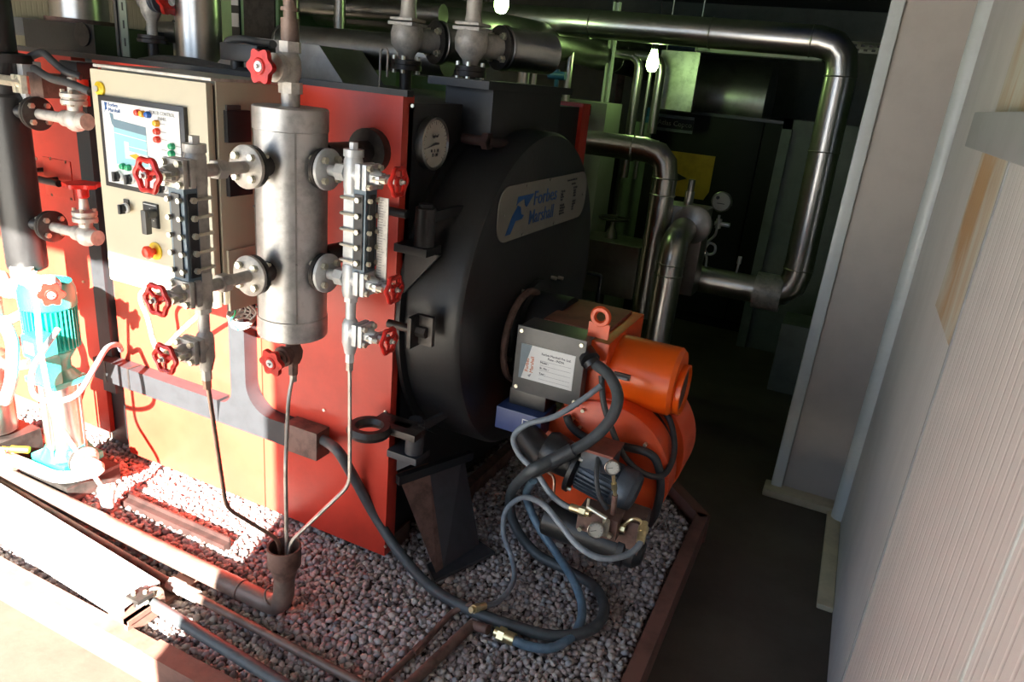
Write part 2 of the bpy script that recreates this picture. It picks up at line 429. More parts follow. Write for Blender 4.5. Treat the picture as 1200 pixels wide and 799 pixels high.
# side casing panels (separate sheets)
def sheet(x0, x1, y0, y1, z0, z1, name='side_panel'):
    return MB().box((x0, y0, z0), (x1, y1, z1), bev=.004).build(name, 'red_paint', boiler)
sheet(-1.60, FX-.012, FY, FY+.055, .105, BT)
sheet(-2.285, -1.604, FY, FY+.05, .105, BT)
sheet(-3.4, -2.385, FY, FY+.05, .16, BT)
MB().box((-1.35, BY1-.06, .5), (FX+.004, BY1+.03, BT-.005)).build('side_panel', 'red_paint', boiler)
MB().box((-2.375, FY-.015, .35), (-2.31, FY+.03, BT-.02)).build('strut', 'duct_paint', boiler)
MB().box((-2.31, FY+.018, .16), (-2.285, FY+.05, BT)).build('gap_strip', 'rust_brown', boiler)
# screws and small inspection plates on the sheets
mb = MB()
for px, py in [(375, 198), (418, 204), (376, 265), (380, 480), (452, 482), (453, 492), (487-3, 124), (452, 640), (432, 330)]:
    p = U(px, py, 'y', FY); mb.cyl(p, p-Y*.004, .005, n=8)
for px, py in [(43, 186), (60, 186), (78, 190), (46, 224), (62, 228), (85, 233), (30, 186), (105, 130), (98, 330)]:
    p = U(px, py, 'y', FY); mb.cyl(p, p-Y*.004, .005, n=8)
split_build(mb, 'screw', 'zinc', boiler)
a, b = U(50, 183, 'y', FY), U(88, 235, 'y', FY)
MB().box((a.x, FY-.004, b.z), (b.x, FY+.002, a.z), bev=.001).build('inspection_plate', 'red_paint', boiler)
a, b = U(28, 175, 'y', FY), U(45, 235, 'y', FY)
MB().box((a.x, FY-.004, b.z), (b.x, FY+.002, a.z), bev=.001).build('inspection_plate', 'red_paint', boiler)
# holes (dark rings) behind the right flanges
for z in (1.38, 1.12):
    c = (-1.19, FY-.002, z); m2 = MB(); m2.cyl((c[0], FY+.01, z), (c[0], FY-.03, z), .06, n=24); m2.cyl((c[0], FY-.03, z), (c[0], FY-.07, z), .028)
    m2.build('nozzle_flange', 'dark_iron', boiler)
# top: rim angle and dark deck
MB().box((-3.4, FY, BT-.004), (FX, FY+.03, BT+.012)).build('top_rail', 'black_paint', boiler)
# base skid
mb = MB(); mb.box((-3.3, FY+.06, GZ-.02), (FX-.02, FY+.16, .15)); mb.box((-3.3, BY1-.2, GZ-.02), (FX-.02, BY1-.1, .15)); split_build(mb, 'skid', 'rust_brown', boiler)
# front door drum
DC = Vector((-.90, 2.22, .915)); DR = .53
mb = MB(); mx = frame((FX-.02, DC.y, DC.z), X)
dpt = DC.x-(FX-.02)
mb.lathe([(DR+.03, 0), (DR+.03, .022), (DR+.004, .024), (DR+.004, dpt-.02), (DR-.006, dpt-.004), (DR-.02, dpt)], mx, 72)
door = mb.build('front_door', 'black_paint', boiler)
# bolts on door
mb = MB()
for px, py in [(612, 341), (646, 325), (654, 325), (617, 341), (588, 418), (593, 420)]:
    p = U(px, py, 'x', DC.x); mb.hexa(p, X, .007, .02)
split_build(mb, 'door_bolt', 'zinc', door)
mb = MB()
p = U(688, 335, 'x', DC.x); mb.rod([p+Vector((0, -.02, .06)), p+Vector((.06, -.02, .06)), p+Vector((.06, -.02, -.06)), p+Vector((0, -.02, -.06))], .008, .01); mb.build('door_handle', 'black_paint', door)
# hinges on the left of the door
def hinge(px, py, low=False):
    p = U(px, py, 'x', -1.02); mb = MB()
    mb.cyl(p-Z*.055, p+Z*.055, .028, n=20, bev=.004); mb.cyl(p+Z*.055, p+Z*.063, .02)
    mb.box((p.x-.075, p.y-.035, p.z-.075), (p.x+.03, p.y+.045, p.z-.052), bev=.003)
    mb.prism([(0, 0), (.11, 0), (0, -.13)] if not low else [(0, 0), (.09, 0), (0, -.07)], facemx((p.x-.065, p.y+.02, p.z-.073), X, Z), .012)
    mb.prism([(0, 0), (.24, .03), (.24, .045), (0, .03)], facemx((p.x, p.y, p.z+.01), Vector((.2, 1, 0)), Z), .012)
    mb.build('hinge', 'duct_grey' if low else 'black_paint', boiler)
hinge(498, 266); hinge(486, 512, True)
# clamp at the left of the door
p = U(487, 387, 'x', -1.0); mb = MB()
mb.cyl(p-X*.09, p+X*.02, .012); mb.box((p.x-.006, p.y-.035, p.z-.045), (p.x+.006, p.y+.02, p.z+.045), bev=.002)
mb.box((p.x+.006, p.y+.005, p.z-.04), (p.x+.05, p.y+.02, p.z+.045)); mb.hexa(p+X*.006, X, .016, .03)
mb.build('door_clamp', 'dark_iron', boiler)
# rod sticking from the side (black) behind right gauge
mb = MB(); p = U(455, 244, 'y', FY); mb.cyl(p+Vector((-.09, -.03, 0)), p+Vector((.08, -.03, 0)), .012); split_build(mb, 'tie_rod', 'black_paint', boiler)
# nipple top left of the door
p = U(567, 165, 'x', -1.0); mb = MB(); mb.cyl(p-X*.07, p+X*.02, .014); mb.cyl(p+X*.0, p+X*.02, .026, n=6); mb.cyl(p+Vector((.01, .0, 0)), p+Vector((.02, .1, -.01)), .014); mb.build('pipe_plug', 'dark_rust', boiler)
# flue box on top of the front
mb = MB(); mb.box((-1.16, 1.97, 1.40), (-1.0, 2.50, 1.562), bev=.004); mb.box((-1.18, 1.90, 1.562), (-.98, 2.55, 1.584))
mb.build('flue_box', 'black_paint', boiler)
# pressure gauge
gc = U(505, 168, 'x', FX-.005)
g = MB().lathe([(.068, -.02), (.072, .0), (.072, .016), (.066, .019), (.064, .013)], frame(gc, X), 40).build('pressure_gauge', 'steel_dull', boiler)
MB().lathe([(.064, .0132), (.001, .0135)], frame(gc, X), 40, close=False).build('dial', 'dial_white', g)
mb = MB(); fm = facemx(gc+X*.0145, Y, Z)
mb.prism([(-.055, -.012), (0, -.003), (.02, -.002), (.02, .003), (0, .004)], fm, .001)
for k in range(25):
    a = math.radians(225-270*k/24); r0 = .052 if k % 3 == 0 else .057
    c, s_ = math.cos(a), math.sin(a)
    mb.prism([(r0*c-s_*.0007, r0*s_+c*.0007), (r0*c+s_*.0007, r0*s_-c*.0007), (.062*c+s_*.0007, .062*s_-c*.0007), (.062*c-s_*.0007, .062*s_+c*.0007)], fm, .0005)
mb.build('needle_and_scale', 'ink', g)
text('kg/cm\u00b2', facemx(gc+X*.0145+Z*.018, Y, Z), .012, 'ink', g, align='CENTER')
text('0   5  10\n15  20', facemx(gc+X*.0145-Z*.022, Y, Z), .012, 'ink', g, align='CENTER')
# nameplate on the door
P = DC.x+.002; c1, c2, c3, c4 = U(580, 235, 'x', P), U(684, 206, 'x', P), U(684, 250, 'x', P), U(586, 281, 'x', P)
y0, y1 = U(583, 250, 'x', P).y, U(685, 230, 'x', P).y
zt = (U(600, 214, 'x', P).z+U(672, 206, 'x', P).z)/2; zb = (U(600, 278, 'x', P).z+U(668, 259, 'x', P).z)/2
W, H = y1-y0, zt-zb
def rrect(w, h, r, n=8):
    out = []
    for cx, cy, a0 in ((w-r, h-r, 0), (r, h-r, 90), (r, r, 180), (w-r, r, 270)):
        for k in range(n+1):
            a = math.radians(a0+90*k/n); out.append((cx+r*math.cos(a), cy+r*math.sin(a)))
    return out
npl = MB().prism(rrect(W, H, H*.36), facemx((P, y0, zb), Y, Z), .003).build('nameplate', 'plate_alu', boiler)
PF = facemx((P+.0036, y0, zb), Y, Z)
def at(u, v, mx=PF): return mx @ Matrix.Translation((u, v, 0))
text('Forbes', at(W*.335, H*.55), H*.38, 'ink_blue', npl, 'lettering', xs=1.12, bold=.008); text('Marshall', at(W*.30, H*.20), H*.38, 'ink_blue', npl, 'lettering', xs=.98, bold=.004)
mb = MB(); lg = [(.20, .74), (.34, .80), (.26, .58), (.225, .70)]
mb.prism([(W*x, H*y) for x, y in [(.17, .78), (.335, .78), (.265, .55), (.245, .60), (.235, .72), (.175, .66), (.16, .62)]], PF, .0006)
mb.prism([(W*x, H*y) for x, y in [(.175, .62), (.205, .58), (.215, .44), (.245, .41), (.225, .35), (.165, .34), (.125, .12), (.075, .12), (.13, .46)]], PF, .0006)
mb.build('logo', 'ink_blue', npl)
text('Forbes Marshall Pvt. Ltd.', at(W*.72, H*.86), H*.055, 'ink', npl); text('Model No.', at(W*.78, H*.77), H*.055, 'ink', npl)
text('Capacity\nType\nSr. No.\nYear\n\nDesign Pr.\nWorking Pr.\nH. Surface\nHydro Test', at(W*.655, H*.66), H*.058, 'ink', npl, bold=.03)
text('MS  3000\n : kg/hr\n : 10.54\n : 10.50\n\n : kg/cm2\n : kg/cm2\n : m2\n : IBR', at(W*.81, H*.68), H*.058, 'ink', npl, bold=.03)
mb = MB()
for u, v in ((.05, .5), (.95, .5), (.25, .95), (.5, .97), (.25, .04), (.6, .05)): mb.cyl(PF @ Vector((W*u, H*v, -.001)), PF @ Vector((W*u, H*v, .002)), .004, n=8)
split_build(mb, 'rivet', 'steel_dull', npl)

# lifting ring lug on lower right of the side
mb = MB(); c = U(433, 503, 'y', 1.55)
mx = facemx(c, X, Y); out = [];
mb.torus(c, Z, .05, .017, n=28, m=6); mb.box((c.x+.04, c.y+.02, c.z-.01), (c.x+.14, c.y+.08, c.z+.012), bev=.003)
mb.box((c.x-.02, c.y+.045, c.z-.01), (c.x+.1, c.y+.1, c.z+.012), bev=.003)
mb.build('lifting_lug', 'dark_iron', boiler)
# front stand plates (support saddle)
sup = thing('support_stand', 'black folded steel support stand on gravel below the boiler door hinge', 'stand', (-.95, 1.75, GZ))
p1, p2 = U(464, 556, 'y', 1.66), U(552, 526, 'y', 1.95)
A_ = Vector((-1.08, 1.66, .0)); 
tz = .40
q = [U(464, 556, 'z', tz), U(551, 527, 'z', tz), U(515, 676, 'z', GZ+.02), U(560, 640, 'z', GZ+.02)]
MB().prism([(0, 0), ((q[1]-q[0]).length, 0), ((q[1]-q[0]).length, .03), (0, .03)], facemx(q[0]-Z*.03, q[1]-q[0], Z), .02).build('cap_strip', 'black_paint', sup)
mb = MB(); e = (q[1]-q[0]); a0, a1, a2 = q[0]+e*.02, q[0]+e*.42, q[0]+e*.9
b0, b1, b2 = U(512, 674, 'z', GZ+.01), U(520, 668, 'z', GZ+.01), U(562, 640, 'z', GZ+.01)
def plate(mb, pts, th, nrm):
    nrm = Vector(nrm).normalized()*th; v = [Vector(p) for p in pts]+[Vector(p)+nrm for p in pts]; n = len(pts)
    mb._add([tuple(p) for p in v], [tuple(range(n))[::-1], tuple(range(n, 2*n))]+[(i, (i+1) % n, n+(i+1) % n, n+i) for i in range(n)])
plate(mb, [a0, a1, b1, b0], .008, (-.5, .8, 0)); mb.build('left_web', 'rust_brown', sup)
mb = MB(); plate(mb, [a1, a2, b2, b1], .008, (-.5, .8, 0)); mb.build('right_web', 'duct_grey', sup)
mb = MB(); f0, f1, f2, f3 = U(508, 684, 'z', GZ+.005), U(580, 650, 'z', GZ+.005), U(552, 630, 'z', GZ+.005), U(500, 665, 'z', GZ+.005)
plate(mb, [f0, f1, f2, f3], .012, Z); mb.build('foot_plate', 'duct_grey', sup)
mb = MB()
for e_ in (.15, .6): mb.hexa(q[0]+e*e_-Z*.015, (.3, -1, 0), .007, .02)
split_build(mb, 'bolt', 'zinc', sup)
# floor frame bar under the door
a, b = U(538, 583, 'z', .12), U(620, 508, 'z', .12)
tag(MB().box((a.x-.03, a.y-.2, GZ-.01), (a.x+.01, b.y+.1, .135)).build('angle_bar', 'rust_brown'), 'rusty brown steel bar on the gravel under the boiler door', 'steel bar')

# ------------------------------------------------------------------ control cabinet
CX0, CX1, CY, CZ0, CZ1 = -1.876, -1.456, 1.35, .945, 1.519
cab = thing('control_cabinet', 'cream electrical control cabinet mounted on the red side of the boiler', 'control panel', ((CX0+CX1)/2, 1.5, CZ0))
MB().box((CX0+.004, CY+.03, CZ0+.004), (CX1-.004, FY-.01, CZ1+.004), bev=.005).build('body', 'cream_paint', cab)
MB().box((CX0+.01, CY+.022, CZ0+.01), (CX1-.012, CY+.031, CZ1-.006)).build('door_seal', 'black_rubber', cab)
dr = MB().box((CX0, CY, CZ0), (CX1-.006, CY+.022, CZ1), bev=.004).build('door', 'cream_paint', cab)
MB().box((CX0, CY+.01, CZ1+.004), (CX1, FY-.02, CZ1+.012), bev=.003).build('rain_hood', 'grey_cast', cab)
# lock
c = U(118, 104, 'y', CY); mb = MB().lathe([(.018, 0), (.018, .006), (.011, .012)], frame(c, -Y), 20); lk = mb.build('lock', 'yellow', dr)
MB().cyl(c-Y*.006, c-Y*.016, .008, n=10).build('lock_barrel', 'steel', lk)
# mimic panel
a, b = Vector((-1.838, CY, 1.456)), Vector((-1.528, CY, 1.220))
fr = MB().box((a.x, CY-.012, b.z), (b.x, CY+.001, a.z), bev=.002).build('display_frame', 'black_plastic', cab)
pw, ph = (b.x-a.x)-.03, (a.z-b.z)-.026
pn = MB().box((a.x+.015, CY-.0135, b.z+.013), (b.x-.015, CY-.0115, a.z-.013)).build('mimic_panel', 'white_label', cab)
MF = facemx((a.x+.015, CY-.0139, b.z+.013), X, Z)
def mimic(u, v): return (u*pw, v*ph)
def poly(pts, m, nm='marking', d=0):
    MB().prism([mimic(*p) for p in pts], MF, .0004, d).build(nm, m, pn)
poly([(.10, .87), (.145, .86), (.15, .80), (.57, .76), (.57, .66), (.15, .70), (.12, .74)], 'slate')
poly([(.14, .70), (.57, .66), (.57, .28), (.14, .25)], 'sky_blue')
poly([(.15, .64), (.57, .60), (.57, .59), (.15, .63)], 'white_label', d=.0004)
poly([(.27, .55), (.33, .545), (.33, .50), (.57, .485), (.57, .36), (.27, .34)], 'white_label', d=.0004)
poly([(.33, .49), (.57, .47), (.57, .42), (.33, .44)], 'sky_blue', d=.0008)
poly([(.32, .385), (.42, .42), (.50, .38), (.42, .345)], 'lamp_amber', d=.0009)
poly([(.57, .42), (.65, .40), (.69, .34), (.66, .27), (.60, .29)], 'slate', d=.0004)
c = MF @ Vector((.645*pw, .335*ph, 0)); MB().torus(c, -Y, .007, .0022, n=16, m=5).build('marking', 'white_label', pn)
text('Forbes\nMarshall', MF @ Matrix.Translation((.09*pw, .945*ph, 0)), .013, 'ink_blue', pn)
MB().prism([(x*pw, y*ph) for x, y in [(.04, .99), (.08, .985), (.065, .94), (.075, .90), (.05, .90), (.035, .86), (.045, .93)]], MF, .0004).build('logo', 'ink_blue', pn)
text('BOILER CONTROL\nPANEL', MF @ Matrix.Translation((.79*pw, .93*ph, 0)), .0125, 'ink_grey', pn, align='CENTER', xs=.85)
def lamp(px, py, m, r=.0085, nm='indicator_lamp', par=None):
    c = U(px, py, 'y', CY-.018); c.y = CY-.012
    MB().lathe([(r, 0), (r, .008), (r*.8, .013), (.0005, .0145)], frame(c, -Y), 14, close=False).build(nm, m, cab)
for px, py, m in [(161, 132, 'lamp_red'), (166.5, 133.5, 'lamp_amber'), (173, 134.5, 'lamp_blue'), (183, 144.5, 'lamp_amber'), (183.5, 154, 'lamp_red'), (184, 163.5, 'lamp_red'),
                  (201, 171.5, 'lamp_green'), (201, 180, 'lamp_green'), (201, 187, 'lamp_green'), (144, 195, 'lamp_green'), (150, 196.5, 'lamp_green')]: lamp(px, py, m)
mb = MB()
for px, py in [(190, 145.5), (191, 155), (192, 164), (209, 172), (209, 181), (192, 176)]:
    p = U(px, py, 'y', CY-.0145); mb.box((p.x-.008, CY-.0148, p.z-.0008), (p.x+.01, CY-.0139, p.z+.0008))
mb.build('marking', 'ink_grey', pn)
def knob(px, py, s=1.0):
    c = U(px, py, 'y', CY-.015); c.y = CY-.012
    k = MB().lathe([(.014*s, 0), (.014*s, .006), (.011*s, .008)], frame(c, -Y), 18).build('selector_switch', 'white_label', cab)
    mb = MB(); mb.box((c.x-.004, c.y-.024, c.z-.014*s), (c.x+.004, c.y-.006, c.z+.012*s), bev=.002); mb.cyl(c-Y*.007, c-Y*.016, .010*s); mb.build('switch_lever', 'black_plastic', k)
knob(140, 206); knob(154, 209.5); knob(192, 219)
# small switch with plate, rotary isolator, emergency stop
p0, p1 = U(146.5, 233, 'y', CY), U(152, 247, 'y', CY); MB().box((p0.x-.002, CY-.004, p1.z), (p1.x+.002, CY+.001, p0.z)).build('switch_plate', 'black_plastic', cab); knob(147, 244)
p0, p1 = U(169, 236, 'y', CY), U(188, 268, 'y', CY); iso = MB().box((p0.x, CY-.006, p1.z), (p1.x, CY+.001, p0.z), bev=.001).build('isolator_plate', 'black_plastic', cab)
mb = MB(); c = U(175, 251, 'y', CY-.02); mb.cyl((c.x, CY-.006, c.z), (c.x, CY-.03, c.z), .013); mb.box((c.x-.009, CY-.04, c.z-.052), (c.x+.009, CY-.022, c.z+.012), bev=.003); mb.build('isolator_handle', 'box_grey', iso)
mb = MB(); pc = Vector(((p0.x+p1.x)/2, CY-.0065, (p0.z+p1.z)/2))
for k in range(8):
    a = k*math.pi/4; q_ = pc+Vector((math.cos(a)*.016, 0, math.sin(a)*.018)); mb.box((q_.x-.002, q_.y-.0004, q_.z-.001), (q_.x+.002, q_.y, q_.z+.001))
mb.box((p0.x+.004, CY-.0068, p0.z-.005), (p1.x-.004, CY-.0062, p0.z-.003)); mb.build('marking', 'white_label', iso)
c = U(183, 294, 'y', CY); es = MB().lathe([(.024, 0), (.024, .004), (.018, .006)], frame((c.x, CY, c.z), -Y), 24).build('emergency_stop', 'yellow', cab)
MB().lathe([(.009, .004), (.009, .02), (.017, .022), (.018, .03), (.012, .036), (.0005, .037)], frame((c.x, CY, c.z), -Y), 20, close=False).build('stop_button', 'lamp_red', es)
# side vents and small side box
def sidebox(px0, py0, px1, py1, m, nm, d=.012):
    a, b = U(px0, py0, 'x', CX1), U(px1, py1, 'x', CX1); MB().box((CX1-.006, a.y, b.z), (CX1-.004+d, b.y, a.z), bev=.002).build(nm, m, cab)
sidebox(263, 129, 292, 166, 'black_plastic', 'vent_cover'); sidebox(265, 123, 282, 131, 'box_grey', 'vent_latch', .006); sidebox(266, 205, 294, 227, 'black_plastic', 'vent_cover')
sidebox(267, 294, 318, 350, 'cream_paint', 'cable_gland_plate', .006)

# ------------------------------------------------------------------ cable duct on the side
du = thing('cable_duct', 'grey galvanised cable duct along the red boiler side with curved riser', 'cable duct', (-1.85, FY, .42))
mb = MB(); yd = FY-.055
mb.box((-2.36, yd, .42), (-1.75, FY-.001, .50)); mb.build('straight_duct', 'duct_paint', du)
mb = MB()
def arc(cx, cz, r, a0, a1, n=8): return [(cx+r*math.cos(math.radians(a0+(a1-a0)*k/n)), cz+r*math.sin(math.radians(a0+(a1-a0)*k/n))) for k in range(n+1)]
pts = [(-1.75, .42), (-1.455, .42), (-1.455, .50)]+[(x, z) for x, z in arc(-1.52, .60, .10, -90, -180)]+[(-1.62, .93), (-1.685, .93), (-1.685, .55)]+arc(-1.735, .55, .05, 0, -90)[1:]
mb.prism(pts, facemx((0, FY-.001, 0), X, Z), .054); mb.build('branch_duct', 'duct_paint', du)
MB().box((-1.455, yd-.008, .412), (-1.325, FY-.001, .508), bev=.002).build('end_box', 'rust_brown', du)
MB().box((-2.305, yd-.002, .418), (-2.295, yd+.05, .502)).build('joint_strip', 'dark_iron', du); MB().box((-2.18, yd-.002, .418), (-2.172, yd+.05, .502)).build('joint_strip', 'dark_iron', du)
# coil of spare cables under cabinet
mb = MB(); c = U(285, 372, 'y', 1.56)
for k in range(4): mb.torus(c+Vector((random.uniform(-.01, .01), 0, k*.009-.02)), Vector((.1+.08*k, -.3, 1)), .030+k*.003, .0035, n=24, m=6)
for k in range(4): mb.tube([c+Vector((-.03+.02*k, 0, .0)), c+Vector((-.02+.02*k, .01, .03)), Vector((c.x-.02+.012*k, 1.5, CZ0-.004))], .0035, 8)
tag(mb.build('cable_coil', 'pale_box'), 'loose coil of white wires hanging below the control cabinet', 'cable')
mb = MB(); mb.tube([c+Vector((.01, -.03, -.03)), c+Vector((-.01, -.04, .0)), c+Vector((.01, -.04, .03)), Vector((c.x+.01, 1.5, CZ0))], .003, 8)
tag(mb.build('earth_wire', 'lamp_green'), 'green earth wire tied round the white cable coil', 'wire')
# grey conduit from the cabinet bottom to the lower left
mb = MB(); pts = [Vector((-1.79, 1.45, CZ0))]+[U(px, py, 'y', y) for px, py, y in [(165, 345, 1.47), (173, 372, 1.5), (186, 410, 1.53), (215, 385, 1.52), (238, 365, 1.5), (248, 358, 1.46)]]
mb.tube(pts, .0075, 10); tag(mb.build('drooping_cable', 'white_pipe'), 'thin white cable drooping in a loop under the control cabinet', 'cable')
# ------------------------------------------------------------------ valves
def wheel(c, u, r, kind, parent, nm='handwheel'):
    c, u = Vector(c), Vector(u).normalized()
    mb = MB(); fm = frame(c, u)
    if kind == 'rim':
        mb.torus(c, u, r*.86, r*.17, n=42, m=8, lob=.09, nl=6)
        mb.lathe([(r*.30, -r*.14), (r*.34, 0), (r*.26, r*.18)], fm, 16)
        for k in range(3):
            a = k*2*math.pi/3+.4; d = fm.to_3x3() @ Vector((math.cos(a), math.sin(a), 0)); mb.cyl(c+d*r*.25, c+d*r*.82, r*.13, n=8)
    else:
        n = 42; prof = [(r*(1+.13*math.cos(6*2*math.pi*i/n))*math.cos(2*math.pi*i/n), r*(1+.13*math.cos(6*2*math.pi*i/n))*math.sin(2*math.pi*i/n)) for i in range(n)]
        mb.prism(prof, fm, r*.36, -r*.18)
        mb.lathe([(r*.55, r*.17), (r*.45, r*.26), (r*.3, r*.26)], fm, 20)
    h = mb.build(nm, 'red_wheel', parent)
    mb = MB(); mb.lathe([(r*.33, r*.2), (r*.33, r*.30), (r*.16, r*.31)] if kind != 'rim' else [(r*.2, r*.1), (r*.2, r*.26), (r*.1, r*.3)], fm, 16); mb.hexa(c+u*r*.28, u, r*.13, r*.2)
    mb.build('hub_nut', 'silver_paint' if kind != 'rim' else 'grey_cast', h)
def bonnet(c, u, L, parent, m, s=1.0):
    """bolted bonnet and yoke from c along u, length L"""
    c, u = Vector(c), Vector(u).normalized(); fm = frame(c, u); mb = MB()
    w_ = .024*s
    mb.box((-w_, -w_, 0), (w_, w_, .012*s), fm, bev=.004); mb.box((-w_, -w_, .016*s), (w_, w_, .026*s), fm, bev=.004)
    mb.lathe([(.014*s, 0), (.016*s, .026*s), (.011*s, .045*s), (.011*s, L*.62)], fm, 16)
    mb.box((-.024*s, -.007*s, L*.58), (.024*s, .007*s, L*.70), fm, bev=.002)
    for sx in (-1, 1): mb.box((sx*.013*s-.0035*s, -.006*s, .024*s), (sx*.013*s+.0035*s, .006*s, L*.62), fm)
    mb.cyl(c+u*L*.6, c+u*(L+.005), .0065*s, n=10)
    b_ = mb.build('bonnet', m, parent)
    mb = MB()
    for sx in (-1, 1):
        for sy in (-1, 1): mb.hexa(fm @ Vector((sx*.017*s, sy*.017*s, .022*s)), u, .006*s, .011*s)
        mb.hexa(fm @ Vector((sx*.019*s, 0, L*.50)), u, .0055*s, L*.36)
    split_build(mb, 'bolt', 'zinc', b_)
def flange(c, u, R, th, parent, m='grey_cast', nb=4, pair=True, back='dark_iron', a0=45):
    """flange pair with bolts; c at the centre of the joint, u outward"""
    c, u = Vector(c), Vector(u).normalized(); fm = frame(c, u)
    f = MB().lathe([(R-.002, .001), (R, .003), (R, th-.002), (R-.003, th), (R*.35, th+.001)], fm, 36).build('flange', m, parent)
    if pair: MB().lathe([(R*.97, -th), (R*.97, -.002)], fm, 36).build('mating_flange', back, parent)
    mb = MB()
    for k in range(nb):
        a = math.radians(a0+360*k/nb); p = fm @ Vector((R*.68*math.cos(a), R*.68*math.sin(a), 0))
        mb.hexa(p+u*th, u, .0095*R/.055, .011); mb.hexa(p-u*(th+.012), u, .0095*R/.055, .011); mb.cyl(p-u*(th+.022), p+u*(th+.004), .005*R/.055, n=8)
    split_build(mb, 'bolt', 'zinc', f)
# ------------------------------------------------------------------ water level bottle (insulated cylinder)
LC = Vector((-1.262, 1.42, 0)); LR = .088; LZ0, LZ1 = .905, 1.485
lb = thing('water_level_bottle', 'galvanised clad vertical water level bottle in front of the boiler side', 'level bottle', (LC.x, LC.y, LZ0))
mb = MB(); mb.lathe([(LR-.002, LZ0), (LR+.002, LZ0+.004), (LR+.002, LZ0+.055), (LR, LZ0+.057), (LR, LZ1-.055), (LR+.002, LZ1-.053), (LR+.002, LZ1-.003), (LR-.002, LZ1)], Matrix.Translation((LC.x, LC.y, 0)), 48)
lc_ = mb.build('cladding', 'galvanised', lb)
mb = MB()
for a in (-125, -42):
    d = Vector((math.cos(math.radians(a)), math.sin(math.radians(a)), 0)); t_ = Vector((-d.y, d.x, 0)); c = LC+d*LR
    mb.prism([(-.0022, LZ0+.004), (.0022, LZ0+.004), (.0022, LZ1-.004), (-.0022, LZ1-.004)], facemx(c, t_, Z), .0016)
    for k in range(4): p = c+Z*(LZ0+.08+k*.13)+d*.001; mb.cyl(p, p+d*.005, .003, n=8)
split_build(mb, 'lap_seam', 'steel_dull', lc_)
mb = MB()
for z in (1.351, 1.093):
    mb.cyl((LC.x, LC.y-.05, z), (LC.x, LC.y-.125, z), .026, n=20); mb.cyl((LC.x+.05, LC.y, z), (LC.x+.105, LC.y, z), .026, n=20)
split_build(mb, 'nozzle', 'dark_iron', lb)
# nozzles back to the boiler
mb = MB()
for z in (1.38, 1.12): mb.cyl((-1.2, LC.y+.05, z), (-1.19, FY-.06, z), .027, n=16)
split_build(mb, 'boiler_connection', 'dark_iron', lb)
# top stack: neck, pipe up and valve
mb = MB(); mb.cyl((LC.x, LC.y, LZ1-.002), (LC.x, LC.y, LZ1+.03), .022); mb.cyl((LC.x, LC.y, LZ1+.03), (LC.x, LC.y, LZ1+.055), .028, n=8)
mb.build('neck', 'grey_cast', lb)
vt = thing('vent_valve', 'cast valve with bright red star handwheel on top of the level bottle', 'valve', (LC.x, LC.y, LZ1+.055))
q = Vector((LC.x, LC.y, LZ1+.055)); ux = Vector((-.05, -1, 0)).normalized()
mb = MB(); mb.lathe([(.018, 0), (.024, .012), (.026, .03), (.024, .05), (.018, .066)], Matrix.Translation(q), 20); mb.cyl(q+Z*.066, q+Z*.09, .026, n=6)
c = q+Z*.03; mb.cyl(c, c+ux*.045, .022, n=18); mb.cyl(c+ux*.03, c+ux*.042, .032, n=20); mb.cyl(c+ux*.044, c+ux*.054, .032, n=20)
mb.build('body', 'grey_cast', vt); MB().cyl(c+ux*.05, c+ux*.085, .009).build('stem', 'dark_iron', vt)
wheel(c+ux*.09, ux, .036, 'solid', vt)
mb = MB(); mb.cyl(q+Z*.09, q+Z*.14, .021, n=16); mb.cyl(q+Z*.14, q+Z*.62, .015, n=16); mb.cyl(q+Z*.155, q+Z*.163, .021)
tag(mb.build('riser_pipe', 'pipe_brown'), 'brown riser pipe above the red star handwheel on the level bottle', 'pipe')
# bottom drain valve
dv = thing('drain_valve', 'brown valve with dull red star handwheel under the level bottle', 'valve', (LC.x, LC.y, .80))
q = Vector((LC.x, LC.y, LZ0)); mb = MB(); mb.cyl(q-Z*.03, q+Z*.005, .016); mb.lathe([(.018, -.085), (.024, -.07), (.026, -.05), (.018, -.03)], Matrix.Translation(q), 18)
c = q-Z*.052; ux = Vector((.0, -1, -.1)).normalized(); mb.cyl(c, c+ux*.05, .02, n=16); mb.cyl(c+ux*.032, c+ux*.044, .028); mb.cyl(q-Z*.085, q-Z*.12, .013, n=6)
mb.build('body', 'rust_brown', dv); MB().cyl(c+ux*.04, c+ux*.075, .008).build('stem', 'dark_iron', dv); wheel(c+ux*.08, ux, .034, 'solid', dv)
